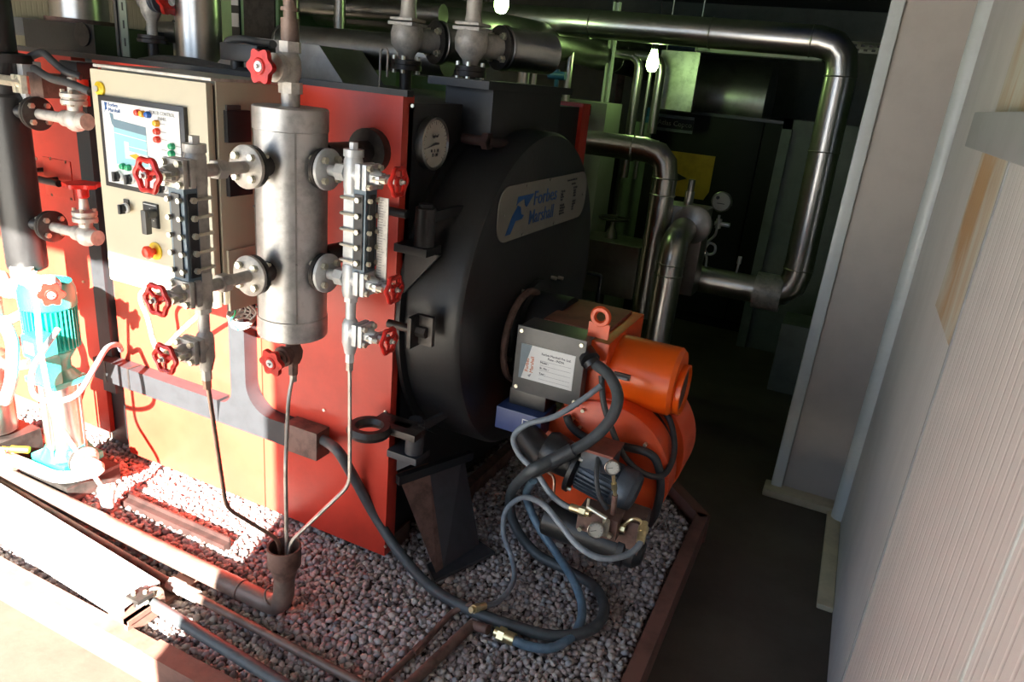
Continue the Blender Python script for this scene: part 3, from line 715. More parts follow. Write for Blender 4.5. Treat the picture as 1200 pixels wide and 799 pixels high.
# ------------------------------------------------------------------ gauge glasses
FN = Vector((-1.185, 1.29, 0)); FZ = .335  # funnel
def gauge_glass(u, side, uf, ub, L, label, mcast, up_valves):
    """u: direction out of the bottle; uf, ub: distances of flange joint and body column from bottle axis"""
    u = Vector(u); B = LC+u*ub; s = u.cross(Z)*side   # s points to the lit, open side
    t = thing('level_gauge', label, 'level gauge', (B.x, B.y, .98))
    col = MB()
    for z in (1.351, 1.093):
        flange(LC+u*uf+Z*z, u, .05, .013, t, mcast)
        n0, n1 = LC+u*(uf+.012)+Z*z, B+Z*z
        col.cyl(n0, n1, .014, n=16); m_ = n0.lerp(n1, .55); col.cyl(m_-u*.013, m_+u*.013, .022, n=6)
        col.lathe([(.020, -.045), (.023, -.03), (.023, .03), (.020, .04)], Matrix.Translation(B+Z*z), 20)
        col.cyl(B+Z*z, B+u*.03+Z*z, .021, n=16)
    col.cyl(B+Z*1.391, B+Z*1.408, .024, n=20); col.hexa(B+Z*1.408, Z, .011, .016)
    col.cyl(B+Z*1.05, B+Z*.99, .013, n=16); col.cyl(B+Z*1.035, B+Z*1.05, .018, n=6)
    col.box((B.x-.016, B.y-.016, 1.12), (B.x+.016, B.y+.016, 1.32), bev=.004)
    col.build('body', mcast, t)
    for z in (1.351, 1.093):
        bonnet(B+u*.026+Z*z, u, L, t, mcast, 1.25); wheel(B+u*(.026+L+.004)+Z*z, u, .036, 'rim', t)
    # glass clamp
    fm = facemx(B+u*.024, u, Z); g = MB(); g.box((-.006, 1.115, -.022), (.03, 1.325, .022), fm, bev=.002)
    cl = g.build('glass_clamp', 'blue_grey', t)
    g = MB(); g.box((.03, 1.13, -.012), (.034, 1.31, .012), fm); g.box((.0, 1.13, .022), (.024, 1.31, .026), fm); g.box((.0, 1.13, -.026), (.024, 1.31, -.022), fm); g.build('glass_slot', 'black_plastic', cl)
    g = MB()
    for k in range(5):
        z = 1.145+k*.038
        for q_ in (-1, 1): 
            pp = fm @ Vector((.012, z, q_*.026)); dd = (fm.to_3x3() @ Vector((0, 0, q_))); g.hexa(pp, dd, .007, .008)
            pp = fm @ Vector((.034, z, q_*.016)); g.hexa(pp, u, .006, .008)
        pts = [fm @ Vector((.0, z, .024)), fm @ Vector((-.043, z, .024)), fm @ Vector((-.043, z, -.024)), fm @ Vector((.0, z, -.024))]
        g.rod(pts, .0035, .006, n=8)
    split_build(g, 'clamp_bolt', 'zinc', cl)
    # lower drain valve
    d = thing('gauge_drain_valve', label.split(' with')[0].replace('level gauge', 'gauge drain valve')+', red handwheel below the gauge', 'valve', (B.x, B.y, .92))
    m2 = MB(); m2.lathe([(.014, .895), (.017, .91), (.021, .925), (.021, .975), (.017, .985), (.013, .99)], Matrix.Translation((B.x, B.y, 0)), 18)
    c = B+Z*.957; m2.cyl(c, c+u*.028, .02); m2.cyl(B+Z*.895, B+Z*.87, .012, n=6); m2.build('body', mcast, d)
    bonnet(c+u*.024, u, L*.92, d, mcast, 1.2); wheel(c+u*(.028+L*.92), u, .035, 'rim', d)
    return B
BR = gauge_glass((1, 0, 0), 1, .106, .188, .098, 'silver level gauge with black glass clamp, beside the red corner of the boiler', 'silver_paint', 0)
BL = gauge_glass((0, -1, 0), 1, .14, .292, .088, 'grey-brown level gauge with blue-grey clamp, in front of the control cabinet', 'grey_cast', 0)
# scale strip on the right gauge
pA, pB = U(442, 236, 'y', 1.44), U(448, 320, 'y', 1.44)
sc_ = MB().box((BR.x+.062, 1.435, 1.10), (BR.x+.092, 1.438, 1.305)).build('scale_strip', 'grey_cast'); tag(sc_, 'narrow metal scale strip beside the silver level gauge', 'scale')
mb = MB()
for k in range(30): mb.box((BR.x+.064, 1.4345, 1.107+k*.0066), (BR.x+(.078 if k % 5 else .086), 1.435, 1.1078+k*.0066))
mb.build('graduations', 'ink', sc_)
# drain tubes to the funnel
top = Vector((FN.x, FN.y, FZ))
def dtube(pts, label, m='copper_tube'):
    mb = MB(); mb.rod(pts, .0055, .03, n=10); mb.cyl(pts[0], pts[0]-Z*.025, .010, n=6); tag(mb.build('drain_tube', m), label, 'tube')
dtube([Vector((BL.x, BL.y, .872)), U(265, 595, 'x', BL.x), top+Vector((-.012, -.006, .02)), top+Vector((-.010, -.005, -.05))], 'thin brown drain tube from the left gauge bending to the funnel')
dtube([Vector((LC.x, LC.y, .79)), Vector((LC.x, LC.y-.02, .72)), top+Vector((0, .01, .25)), top+Vector((0, .01, -.05))], 'straight thin drain tube from the level bottle into the funnel', 'tube_grey')
dtube([Vector((BR.x, BR.y, .872)), U(410, 568, 'y', 1.38), top+Vector((.02, .0, .02)), top+Vector((.014, 0, -.05))], 'thin drain tube from the silver gauge bending left to the funnel', 'tube_grey')
# drain pipe with funnel
mb = MB(); y_ = 1.285; zc = GZ+.035
path = [(-3.3, y_+.02, zc), (-1.36, y_, zc), (-1.20, y_+.004, zc), (FN.x, FN.y, .22), (FN.x, FN.y, .25)]
dp = thing('drain_pipe', 'long brown drain pipe along the gravel ending in an upturned funnel', 'pipe', (-1.9, y_, GZ))
mb.rod([(-3.4, y_+.02, zc), (FN.x, y_, zc), (FN.x, FN.y, .27)], .029, .12, n=20, k=8); mb.build('pipe_run', 'pipe_brown', dp)
mb = MB(); mb.lathe([(.030, .235), (.034, .25), (.036, .262), (.045, .275), (.046, FZ), (.041, FZ), (.040, .28), (.02, .265)], Matrix.Translation((FN.x, FN.y, 0)), 28); mb.build('funnel', 'rust_brown', dp)
mb = MB(); mb.torus((-1.345, y_, zc), X, .0285, .003); mb.torus((FN.x-.035, y_, zc+.035), (1, 0, 1), .029, .003); split_build(mb, 'weld_seam', 'pipe_brown', dp)

# ------------------------------------------------------------------ low pipes, plate and channel at the front left
pl = thing('cover_plate', 'pale sheet metal cover plate lying over pipes on the gravel, front left', 'cover plate', (-2.4, 1.12, GZ))
SZ = .16; sa, sb_, sc1, sd1 = U(0, 566, 'z', SZ), U(187, 681, 'z', SZ), U(144, 712, 'z', SZ), U(0, 622, 'z', SZ)
ea, ed = sb_+(sa-sb_)*2.4, sc1+(sd1-sc1)*2.4
MB().prism([(p.x, p.y) for p in (ed, sc1, sb_, ea)], Matrix.Identity(4), .006, SZ-.006).build('sheet', 'white_pipe', pl)
mb = MB(); plate(mb, [ed-Z*.001, sc1-Z*.001, sc1-Z*.05, ed-Z*.05], .003, (0, 1, 0)); mb.build('front_lip', 'white_pipe', pl)
mb = MB(); plate(mb, [ea-Z*.001, sb_-Z*.001, sb_-Z*.05, ea-Z*.05], .003, (0, -1, 0)); mb.build('rear_lip', 'kerb_red', pl)
mb = MB(); mb.box((-1.56, 1.02, .125), (-1.48, 1.10, .14)); mb.box((-1.50, 1.02, .09), (-1.485, 1.14, .14)); mb.build('end_bracket', 'kerb_red', pl)
bp = thing('bracket', 'small dark bolted bracket at the end of the cover plate', 'bracket', (-1.5, 1.15, GZ))
MB().box((-1.54, 1.06, SZ), (-1.49, 1.11, SZ+.012), bev=.003).build('plate', 'dark_iron', bp)
mb = MB(); mb.hexa((-1.525, 1.075, SZ+.012), Z, .006, .008); mb.hexa((-1.505, 1.095, SZ+.012), Z, .006, .008); split_build(mb, 'bolt', 'zinc', bp)
a, b = U(182, 709, 'z', .13), U(328, 799, 'z', .13); d = (b-a).normalized()
bpipe = thing('flanged_pipe', 'blue-black pipe with bolted flange running along the front of the gravel', 'pipe', (a.x, a.y, GZ))
mb = MB(); mb.cyl(a-X*.02, a+d*1.4, .0165, n=18); mb.build('pipe_run', 'cable_grey', bpipe); flange(a-X*.025, X, .045, .009, bpipe, 'grey_cast', a0=45)
a, b = U(-20, 552, 'z', .115), U(205, 686, 'z', .115)
cp = thing('conduit', 'thin brown pipe with union running between drain pipe and cover plate', 'pipe', (b.x, b.y, GZ))
MB().cyl(a-(b-a).normalized()*.8, b, .011).build('pipe_run', 'rust_brown', cp)
c = U(420, 800, 'z', .115); MB().cyl(b, c+(c-b).normalized()*.5, .0125).build('pipe_run', 'pipe_brown', cp)
mb = MB(); mb.cyl(b-X*.02, b+X*.03, .02, n=8); mb.cyl(b+X*.04, b+X*.09, .018); mb.build('union', 'grey_cast', cp)
tag(MB().box((b.x-.05, 1.14, GZ-.01), (b.x+.02, 1.30, .10)).build('cross_bar', 'kerb_red'), 'short red-brown bar crossing under the pipes near the flange', 'steel bar')
mb = MB(); mb.box((-2.04, 1.425, GZ-.01), (-1.56, 1.45, .103)); mb.box((-2.04, 1.448, GZ-.01), (-1.56, 1.454, .118)); tag(mb.build('steel_channel', 'dark_rust'), 'dark steel angle lying on the gravel behind the drain pipe', 'steel bar')

# ------------------------------------------------------------------ feed pump (teal)
PX, PY = -2.305, 1.43
pm = thing('feed_pump', 'vertical stainless pump with teal motor standing left of the duct', 'pump', (PX, PY, .19))
MT = Matrix.Translation((PX, PY, 0))
MB().lathe([(.062, .215), (.062, .48), (.058, .485)], MT, 32).build('pump_casing', 'steel', pm)
mb = MB(); mb.box((PX-.09, PY-.075, .175), (PX+.09, PY+.075, .205), bev=.012); mb.lathe([(.085, .2), (.07, .225), (.064, .24)], MT, 28); mb.build('pump_base', 'teal', pm)
mb = MB(); mb.box((PX-.12, PY-.1, .13), (PX+.13, PY+.1, .15)); mb.box((PX-.12, PY-.1, GZ-.01), (PX-.09, PY+.1, .13)); mb.box((PX+.1, PY-.1, GZ-.01), (PX+.13, PY+.1, .13)); mb.box((PX-.08, PY-.07, .15), (PX+.08, PY+.07, .176)); mb.build('base_frame', 'dark_iron', pm)
mb = MB(); mb.box((PX-.075, PY-.065, .48), (PX+.075, PY+.065, .50), bev=.004); mb.lathe([(.07, .50), (.045, .53), (.045, .56), (.068, .60)], MT, 24); mb.box((PX+.0, PY-.08, .50), (PX+.075, PY-.03, .60), bev=.004)
mb.build('motor_stool', 'teal', pm)
mb = MB(); mb.lathe([(.066, .60), (.07, .605), (.07, .755), (.066, .76)], MT, 32)
for k in range(36):
    a = 2*math.pi*k/36; mb.box((.068, -.0018, .61), (.082, .0018, .75), MT @ Matrix.Rotation(a, 4, 'Z'))
mb.build('motor', 'teal', pm)
MB().lathe([(.08, .75), (.084, .755), (.084, .81), (.075, .835), (.04, .845), (.01, .846)], MT, 32).build('fan_cover', 'teal', pm)
tb = MB(); tb.box((PX+.035, PY-.125, .615), (PX+.12, PY-.06, .695), bev=.012); tb = tb.build('terminal_box', 'teal', pm)
MB().box((PX+.055, PY-.128, .635), (PX+.10, PY-.124, .675), bev=.002).build('rating_plate', 'pale_green', tb)
# conduit loop
pts = [U(px, py, 'y', y) for px, py, y in [(68, 385, 1.33), (50, 412, 1.30), (38, 435, 1.28), (40, 462, 1.27), (62, 470, 1.27), (90, 462, 1.30), (110, 432, 1.38), (125, 408, 1.48), (138, 404, 1.55), (142, 410, 1.60)]]
mb = MB(); mb.tube(pts, .009, 12); tag(mb.build('flexible_conduit', 'hose_grey'), 'grey flexible conduit looping from the teal pump motor to the duct', 'conduit')
# pump tie rods and branch flange
mb = MB()
for a in (20, 110, 200, 290): d = Vector((math.cos(math.radians(a)), math.sin(math.radians(a)), 0))*.072; mb.cyl(Vector((PX, PY, .21))+d, Vector((PX, PY, .49))+d, .005, n=8)
split_build(mb, 'tie_rod', 'steel', pm)
flange(Vector((PX+.115, PY-.02, .215)), X, .05, .012, pm, 'grey_cast'); MB().cyl((PX+.05, PY-.02, .215), (PX+.115, PY-.02, .215), .025).build('outlet', 'teal', pm)
# galvanised elbow pipe from pump flange down and to the left across the front
mb = MB(); c = Vector((PX+.127, PY-.02, .215))
mb.rod([c, c+X*.09, U(72, 562, 'z', .17), U(20, 540, 'z', .17), U(-60, 508, 'z', .17)], .021, .06, n=16)
gp = tag(mb.build('galvanised_pipe', 'white_pipe'), 'white galvanised pipe bending round the foot of the teal pump', 'pipe')
# thin white pipe down to a small cup
cup = U(125, 578, 'z', .16)
mb = MB(); mb.rod([U(40, 318, 'y', 1.27), U(46, 400, 'y', 1.27), U(62, 488, 'y', 1.28), U(98, 540, 'y', 1.29), cup+Z*.0], .0075, .04, n=10)
tag(mb.build('overflow_pipe', 'white_pipe'), 'slim white pipe sloping down past the pump into a small cup', 'pipe')
mb = MB(); mb.lathe([(.02, -.05), (.022, -.02), (.028, 0), (.028, .02), (.024, .02), (.02, -.01)], Matrix.Translation(cup), 20); tag(mb.build('drain_cup', 'white_pipe'), 'small pale drain cup standing on the long drain pipe', 'cup')
# ball valve with yellow lever (left edge)
bv = thing('ball_valve', 'ball valve with yellow lever at the left edge of the gravel', 'valve', U(5, 540, 'z', .17))
c = U(5, 540, 'z', .17); mb = MB(); mb.cyl(c-X*.05+Y*.0, c+X*.03, .03, n=16); mb.cyl(c-X*.055, c-X*.04, .038, n=8); mb.cyl(c+X*.025, c+X*.04, .036, n=8); mb.cyl(c, c+Z*.05, .01); mb.build('body', 'zinc', bv)
mb = MB(); l0 = c+Z*.05; l1 = U(32, 527, 'z', .215); mb.cyl(l0, l1, .007); mb.cyl(l0.lerp(l1, .35), l1+(l1-l0)*.08, .012); mb.build('lever', 'yellow', bv)
# second pump at the left edge, mostly out of frame
p2 = thing('feed_pump', 'teal capped pump cut by the left edge of the frame', 'pump', (-2.66, 1.40, .19)); mx = Matrix.Translation((-2.66, 1.40, 0))
MB().lathe([(.07, .2), (.07, .50), (.04, .52), (.04, .57), (.075, .60)], mx, 24).build('pump_casing', 'steel', p2); MB().lathe([(.075, .60), (.078, .70), (.06, .72), (.01, .725)], mx, 24).build('motor', 'teal', p2)
mb = MB(); mb.box((-2.76, 1.30, GZ-.02), (-2.56, 1.50, .19)); mb.build('base_frame', 'dark_iron', p2)
mb = MB(); c = U(20, 372, 'y', 1.45); mb.rod([U(-30, 395, 'y', 1.5), U(30, 366, 'y', 1.45), U(42, 425, 'y', 1.42), U(0, 432, 'y', 1.5)], .017, .03, n=12)
tag(mb.build('pump_riser', 'white_pipe'), 'white bent riser pipe just left of the teal pump motor', 'pipe')
mb = MB(); mb.rod([U(2, 372, 'y', 1.35), U(16, 400, 'y', 1.35), U(14, 445, 'y', 1.35), U(6, 470, 'y', 1.35)], .02, .04, n=12); tag(mb.build('pump_casing_pipe', 'white_pipe'), 'thick white pipe at the left edge in front of the second pump', 'pipe')
# red star wheel in front of the teal pump
sv = thing('isolating_valve', 'valve with orange-red star handwheel in front of the teal motor', 'valve', U(60, 345, 'y', 1.30))
c = U(60, 345, 'y', 1.30); ux = (Vector(CAM)-c); ux.z = 0; ux.normalize(); bk = c-ux*.09
mb = MB(); mb.cyl(bk, c-ux*.02, .012); mb.cyl(bk-ux*.02, bk+ux*.02, .03, n=16); e_ = U(28, 330, 'y', 1.40); mb.tube([bk, e_, U(10, 340, 'y', 1.42), U(0, 325, 'y', 1.45)], .028, 12)
mb.cyl(e_-Z*.05, e_+Z*.05, .034); mb.build('body', 'silver_paint', sv); wheel(c, ux, .033, 'solid', sv)

# ------------------------------------------------------------------ black level chamber and valves, far left
bcx, bcy = U(24, 250, 'y', 1.44).x, 1.44
zz = U(22, 312, 'y', 1.44).z
bc = thing('black_float_chamber', 'thick black vertical pipe chamber at the left edge of the boiler', 'pipe', (bcx, bcy, zz))
MB().lathe([(.045, zz), (.058, zz+.008), (.06, zz+.02), (.06, 1.40), (.052, 1.41)], Matrix.Translation((bcx, bcy, 0)), 32).build('chamber', 'black_paint', bc)
mb = MB(); mb.lathe([(.052, 1.40), (.052, 1.50), (.09, 1.50), (.09, 1.525), (.05, 1.53), (.05, 1.75)], Matrix.Translation((bcx, bcy, 0)), 28); mb.build('upper_pipe', 'black_paint', bc)
def sideflange(px, py, hpx, hpy, lab):
    c = U(px, py, 'y', 1.46); t = thing('branch_valve', lab, 'valve', (c.x, c.y, c.z-.05))
    MB().cyl((bcx+.04, bcy, c.z), c, .02).build('stub', 'black_paint', t)
    flange(c, X, .05, .012, t, 'dark_iron', a0=45)
    h = U(hpx, hpy, 'y', 1.46); mb = MB(); mb.cyl(c+X*.01, Vector((h.x, h.y, c.z)), .016); q = Vector((h.x, h.y, c.z)); mb.ball(q, .034); mb.cyl(q-X*.05, q+X*.05, .024); mb.cyl(q, q+Z*.05, .02)
    mb.build('body', 'grey_cast', t); mb = MB(); mb.lathe([(.036, .045), (.036, .056), (.03, .058), (.03, .062), (.036, .064), (.036, .075), (.015, .08), (.012, .12)], Matrix.Translation(q), 16); bn = mb.build('bonnet', 'grey_cast', t)
    mb = MB()
    for k in range(4): a = k*math.pi/2+.7; mb.hexa(q+Vector((math.cos(a)*.028, math.sin(a)*.028, .04)), Z, .006, .045)
    split_build(mb, 'bolt', 'zinc', bn); return t, q
t, q = sideflange(43, 133, 88, 130, 'upper branch valve on the black chamber, below the cable actuators')
t, q = sideflange(60, 265, 100, 258, 'lower branch valve on the black chamber with flat red top wheel')
mb = MB(); mb.lathe([(.012, .115), (.018, .12), (.018, .15)], Matrix.Translation(q), 14); mb.prism([(.05*math.cos(a)*(1+.12*math.cos(5*a)), .05*math.sin(a)*(1+.12*math.cos(5*a))) for a in [k*2*math.pi/30 for k in range(30)]], Matrix.Translation(q+Z*.15), .012); mb.build('handwheel', 'red_wheel', t)
# rod from sheet
for px, py, L in ((50, 211, .17), (32, 200, .06)):
    p = U(px, py, 'y', 1.60); mb = MB(); mb.cyl(p-X*L/2-X*.04, p+X*L/2, .012); mb.cyl(p, Vector((p.x, FY+.005, p.z)), .008)
    tag(mb.build('clamp_rod', 'black_paint'), 'black rod across the red sheet beside the black chamber' if L > .1 else 'short black stub above the black rod by the chamber', 'rod')
# actuators with cables (upper left)
ac = thing('actuator', 'white and brown actuator box beside black cable plugs, upper left', 'actuator', U(40, 100, 'y', 1.52))
p = U(38, 92, 'y', 1.50); MB().box((p.x-.035, 1.46, p.z-.07), (p.x+.02, 1.52, p.z+.05), bev=.004).build('white_cover', 'white_label', ac)
MB().box((p.x+.02, 1.47, p.z-.05), (p.x+.09, 1.56, p.z+.02), bev=.004).build('brown_cover', 'rust_brown', ac)
mb = MB()
for dz in (.045, -.015): mb.cyl((p.x-.3, 1.43, p.z+dz), (p.x-.03, 1.45, p.z+dz), .027, n=18); mb.cyl((p.x-.04, 1.45, p.z+dz), (p.x-.01, 1.46, p.z+dz), .018, n=6)
split_build(mb, 'cable_plug', 'black_rubber', ac)
for i, (pts, lab) in enumerate([([(40, 80, 1.46), (60, 92, 1.40), (80, 97, 1.36), (106, 108, 1.36)], 'black cable running from the actuator plugs to the cabinet edge'), ([(36, 66, 1.5), (50, 62, 1.5), (62, 72, 1.48), (76, 83, 1.48), (95, 90, 1.5)], 'black cable arching over the red sheet above the actuator')]):
    mb = MB(); mb.tube([U(a, b, 'y', c) for a, b, c in pts], .011, 12); tag(mb.build('cable', 'black_rubber'), lab, 'cable')
p = U(92, 92, 'y', 1.56); ps = thing('pressure_switch', 'small red-bodied pressure switch with dark head, left of cabinet', 'switch', p)
MB().cyl(p-Z*.08, p, .026).build('body', 'red_paint', ps); MB().box((p.x-.04, 1.53, p.z+.0), (p.x+.04, 1.60, p.z+.05), bev=.005).build('head', 'black_plastic', ps)
p = U(15, 95, 'y', 1.4); mb = MB(); mb.cyl(p-X*.1, p+X*.05, .016, n=6); mb.cyl(p+X*.02-Z*.03, p+X*.02+Z*.02, .014, n=6); mb.cyl(p+X*.05-Z*.03, p+X*.05+Z*.02, .014, n=6)
tag(mb.build('cable_glands', 'zinc'), 'row of metal cable glands under the black plugs', 'gland')

# ------------------------------------------------------------------ burner
bn = thing('oil_burner', 'orange oil burner with grey control box bolted to the black boiler door', 'burner', (-.55, 2.05, GZ))
BX0, BX1, B0, BZ0, BZ1 = -.813, -.597, 1.9, .697, .903
bf = MB().box((BX0, B0, BZ0), (BX1, B0+.004, BZ1), bev=.001)
bb = MB().box((BX0, B0+.004, BZ0), (BX1, B0+.11, BZ1), bev=.006).build('control_box', 'box_grey', bn)
lid = MB().box((BX0-.003, B0-.004, BZ0-.003), (BX1+.003, B0+.006, BZ1+.003), bev=.003).build('box_lid', 'box_grey', bn)
mb = MB()
for x in (BX0+.012, BX1-.012):
    for z in (BZ0+.012, BZ1-.012): mb.cyl((x, B0-.004, z), (x, B0-.009, z), .006, n=10)
split_build(mb, 'lid_screw', 'zinc', lid)
a, b = U(612.5, 401, 'y', B0), U(669, 458, 'y', B0)
lp = MB().box((a.x, B0-.006, b.z+.002), (b.x+.003, B0-.003, a.z), bev=.0005).build('label_plate', 'white_label', bn)
LF = facemx((a.x, B0-.0064, b.z+.002), X, Z); lw, lh = b.x+.003-a.x, a.z-b.z-.002
def lt(u, v): return LF @ Matrix.Translation((u*lw, v*lh, 0))
MB().prism([(0, 0), (.05*lw, 0), (.2*lw, lh), (0, lh)], LF, .0003).build('blue_band', 'blue_grey', lp)
text('Forbes\nMarshall', lt(.17, .22) @ Matrix.Rotation(math.radians(90), 4, 'Z'), lh*.14, 'ink_orange', lp)
text('Forbes Marshall Pvt. Ltd.', lt(.66, .80), lh*.085, 'ink', lp, align='CENTER'); text('Pune - INDIA', lt(.66, .70), lh*.085, 'ink', lp, align='CENTER')
text('Model :\n\nSr. No. :\n\nYear :', lt(.38, .56), lh*.08, 'ink', lp)
mb = MB()
for v in (.63, .50, .36, .22, .10): mb.box((.38*lw, v*lh, 0), (.95*lw, v*lh+.0007, .0003), LF)
mb.prism([(x*lw, y*lh) for x, y in [(.17, .12), (.24, .20), (.21, .08)]], LF, .0003); mb.build('ruled_lines', 'ink_grey', lp)
hs = MB(); hs.box((BX0+.03, B0+.11, BZ0+.02), (BX1+.02, 2.30, BZ1+.002), bev=.008); hs.build('burner_housing', 'dusty_brown', bn)
MB().box((BX1-.01, B0+.05, .62), (BX1+.055, 2.33, BZ1-.01), bev=.006).build('side_cover', 'orange_red', bn)
mb = MB(); mb.cyl((-.9, 2.2, .80), (BX0+.05, 2.2, .80), .13, n=36); mb.cyl((-.905, 2.2, .80), (-.88, 2.2, .80), .165, n=36); mb.build('blast_tube', 'black_paint', bn)
# door-mount half ring
p = U(620, 372, 'x', DC.x+.03); mb = MB(); mb.torus(Vector((DC.x+.02, 2.1, .80)), X, .15, .012); mb.build('mount_ring', 'rust_brown', bn)
# lifting eye
p = U(703, 382, 'y', B0+.06); mb = MB(); fm = facemx((p.x, p.y, p.z-.015), X, Z)
outer = [(-.032, -.01), (.032, -.01)]+arc(0, .045, .032, 0, 180, 14); mb2 = bmesh.new()
mb.torus(fm @ Vector((0, .045, .004)), -Y, .023, .0095, n=28, m=6); mb.box((-.032, -.02, -.001), (.032, .025, .008), fm); mb.build('lifting_eye', 'orange_red', bn)
# motor hood: horizontal cylinder
mc0 = Vector((BX1+.045, 2.09, .775)); mc1 = Vector((-.345, 2.09, .775)); R_ = .108
mb = MB(); mb.lathe([(R_, 0), (R_, (mc1-mc0).length-.012), (R_-.01, (mc1-mc0).length), (R_*.8, (mc1-mc0).length+.002)], frame(mc0, X), 48); mb.build('motor_hood', 'orange', bn)
mb = MB(); e0 = mc1+Vector((0, -.0, -.02)); mb.lathe([(.078, 0), (.080, .02), (.074, .022), (.07, .004)], frame(e0, X), 36); hr = mb.build('hood_rim', 'orange', bn)
MB().lathe([(.071, .0), (.071, .012), (.001, .014)], frame(e0, X), 32, close=False).build('hood_inset', 'black_plastic', bn)
# slot in hood
c = U(731, 441, 'y', 2.09-.106); mb = MB(); mb.box((c.x-.03, 1.978, c.z-.009), (c.x+.02, 1.992, c.z+.009)); mb.build('hood_slot', 'black_plastic', bn)
mb = MB(); mb.cyl((c.x-.03, 1.977, c.z-.004), (c.x+.014, 1.977, c.z-.004), .005); mb.build('cable_in_slot', 'hose_grey', bn)
# fan volutes
vc = Vector((-.51, 0, .50)); VR = .215
def vol(r): return [(r*(1+.04*math.cos(a-.8))*math.cos(a), r*(1+.04*math.cos(a-.8))*math.sin(a)) for a in [k*2*math.pi/64 for k in range(64)]]
mb = MB(); mb.lathe([(VR-.012, 0), (VR, .006), (VR, .10)], frame((vc.x, 1.93, vc.z), Y), 64); mb.build('fan_housing', 'orange_red', bn)
mb = MB(); mb.lathe([(VR-.02, 0), (VR-.02, .06)], frame((vc.x, 2.03, vc.z), Y), 48); mb.build('housing_gap', 'black_plastic', bn)
mb = MB(); mb.lathe([(VR, 0), (VR+.004, .006), (VR+.004, .16), (VR-.01, .175)], frame((vc.x+.005, 2.09, vc.z+.02), Y), 64); mb.build('rear_housing', 'orange_red', bn)
# support box joining housing to fan
MB().box((-.66, 1.96, .60), (-.48, 2.25, .72), bev=.006).build('neck_duct', 'orange_red', bn)
# bolts
mb = MB()
for px, py in [(672, 490), (680, 500), (684, 480), (684, 512), (757, 520), (722, 463)]:
    p = U(px, py, 'y', 1.93); mb.cyl((p.x, 1.935, p.z), (p.x, 1.917, p.z), .006, n=8)
split_build(mb, 'housing_bolt', 'zinc', bn)
# blue box (servo) under control box
a, b = U(592, 478, 'y', 1.86), U(645, 500, 'y', 1.86); sb = MB().box((BX0-.03, 1.855, U(592, 503, 'y', 1.86).z), (b.x-.03, 1.98, a.z+.002), bev=.004).build('servo_motor', 'box_blue', bn)
MB().box((BX0-.01, 1.90, a.z-.003), (b.x-.04, 2.0, a.z+.055), bev=.004).build('servo_base', 'black_plastic', bn)
p = U(617, 497, 'y', 1.859); mb = MB(); mb.prism([(-.014, .016), (.014, .016), (.014, -.002), (0, -.018), (-.014, -.002)], facemx((p.x, 1.8548, p.z), X, Z), .0006); mb.build('badge', 'white_label', sb)
mb = MB(); mb.prism([(-.011, .013), (.011, .013), (.011, -.001), (0, -.014), (-.011, -.001)], facemx((p.x, 1.8542, p.z), X, Z), .0006); mb.build('badge_field', 'box_blue', sb)
text('ec', facemx((p.x-.009, 1.8536, p.z-.004), X, Z), .014, 'white_label', sb)
# inlet cable frame: rounded black hose frame on fan face
pts = [U(px, py, 'y', 1.905) for px, py in [(664, 487), (670, 500), (685, 512), (705, 518), (735, 524), (762, 532), (772, 548), (774, 575), (768, 600), (760, 615)]]
mb = MB(); mb.tube(pts, .0125, 12); tag(mb.build('rubber_hose', 'black_rubber'), 'black rubber hose curving across the face of the orange fan housing', 'hose')
# pump motor in front of the fan
mt = thing('pump_motor', 'small grey finned electric motor in front of the orange fan housing', 'motor', (-.5, 1.83, .42))
a, b = U(690, 560, 'y', 1.80), U(748, 575, 'y', 1.80); ax = Vector((1, 0, -.22)).normalized(); a = Vector((a.x-.028, 1.80, .56)); fm = frame(a, ax)
L_ = .115; mb = MB(); mb.lathe([(.052, 0), (.054, .004), (.054, L_)], fm, 32)
for k in range(28):
    an = 2*math.pi*k/28; mb.box((.05, -.0016, .006), (.064, .0016, L_-.004), fm @ Matrix.Rotation(an, 4, 'Z'))
mb.build('finned_body', 'motor_grey', mt)
MB().lathe([(.064, L_), (.066, L_+.004), (.066, L_+.045), (.055, L_+.06), (.03, L_+.064)], fm, 32).build('fan_cowl', 'motor_grey', mt)
fl = MB().lathe([(.083, -.02), (.085, -.018), (.085, -.006), (.07, -.004), (.055, .001)], fm, 36).build('mounting_flange', 'black_paint', mt)
MB().lathe([(.05, -.12), (.06, -.10), (.05, -.02)], fm, 24).build('coupling_housing', 'black_paint', mt)
mb = MB()
for k in range(4):
    an = math.radians(45+90*k); mb.hexa(fm @ Vector((.074*math.cos(an), .074*math.sin(an), -.005)), ax, .006, .012)
split_build(mb, 'flange_bolt', 'zinc', mt)
mb = MB(); mb.box((a.x+.01, 1.745, .59), (a.x+.10, 1.84, .645), bev=.005); mb.build('terminal_box', 'motor_grey', mt)
mb = MB(); mb.box((a.x+.005, 1.74, .643), (a.x+.105, 1.845, .652), bev=.003); mb.build('terminal_lid', 'dusty_brown', mt)
# bracket arm between fan and coupling
mb = MB(); mb.cyl((a.x-.20, 1.85, .58), (a.x-.10, 1.80, .55), .045); mb.build('bracket_arm', 'black_paint', mt)
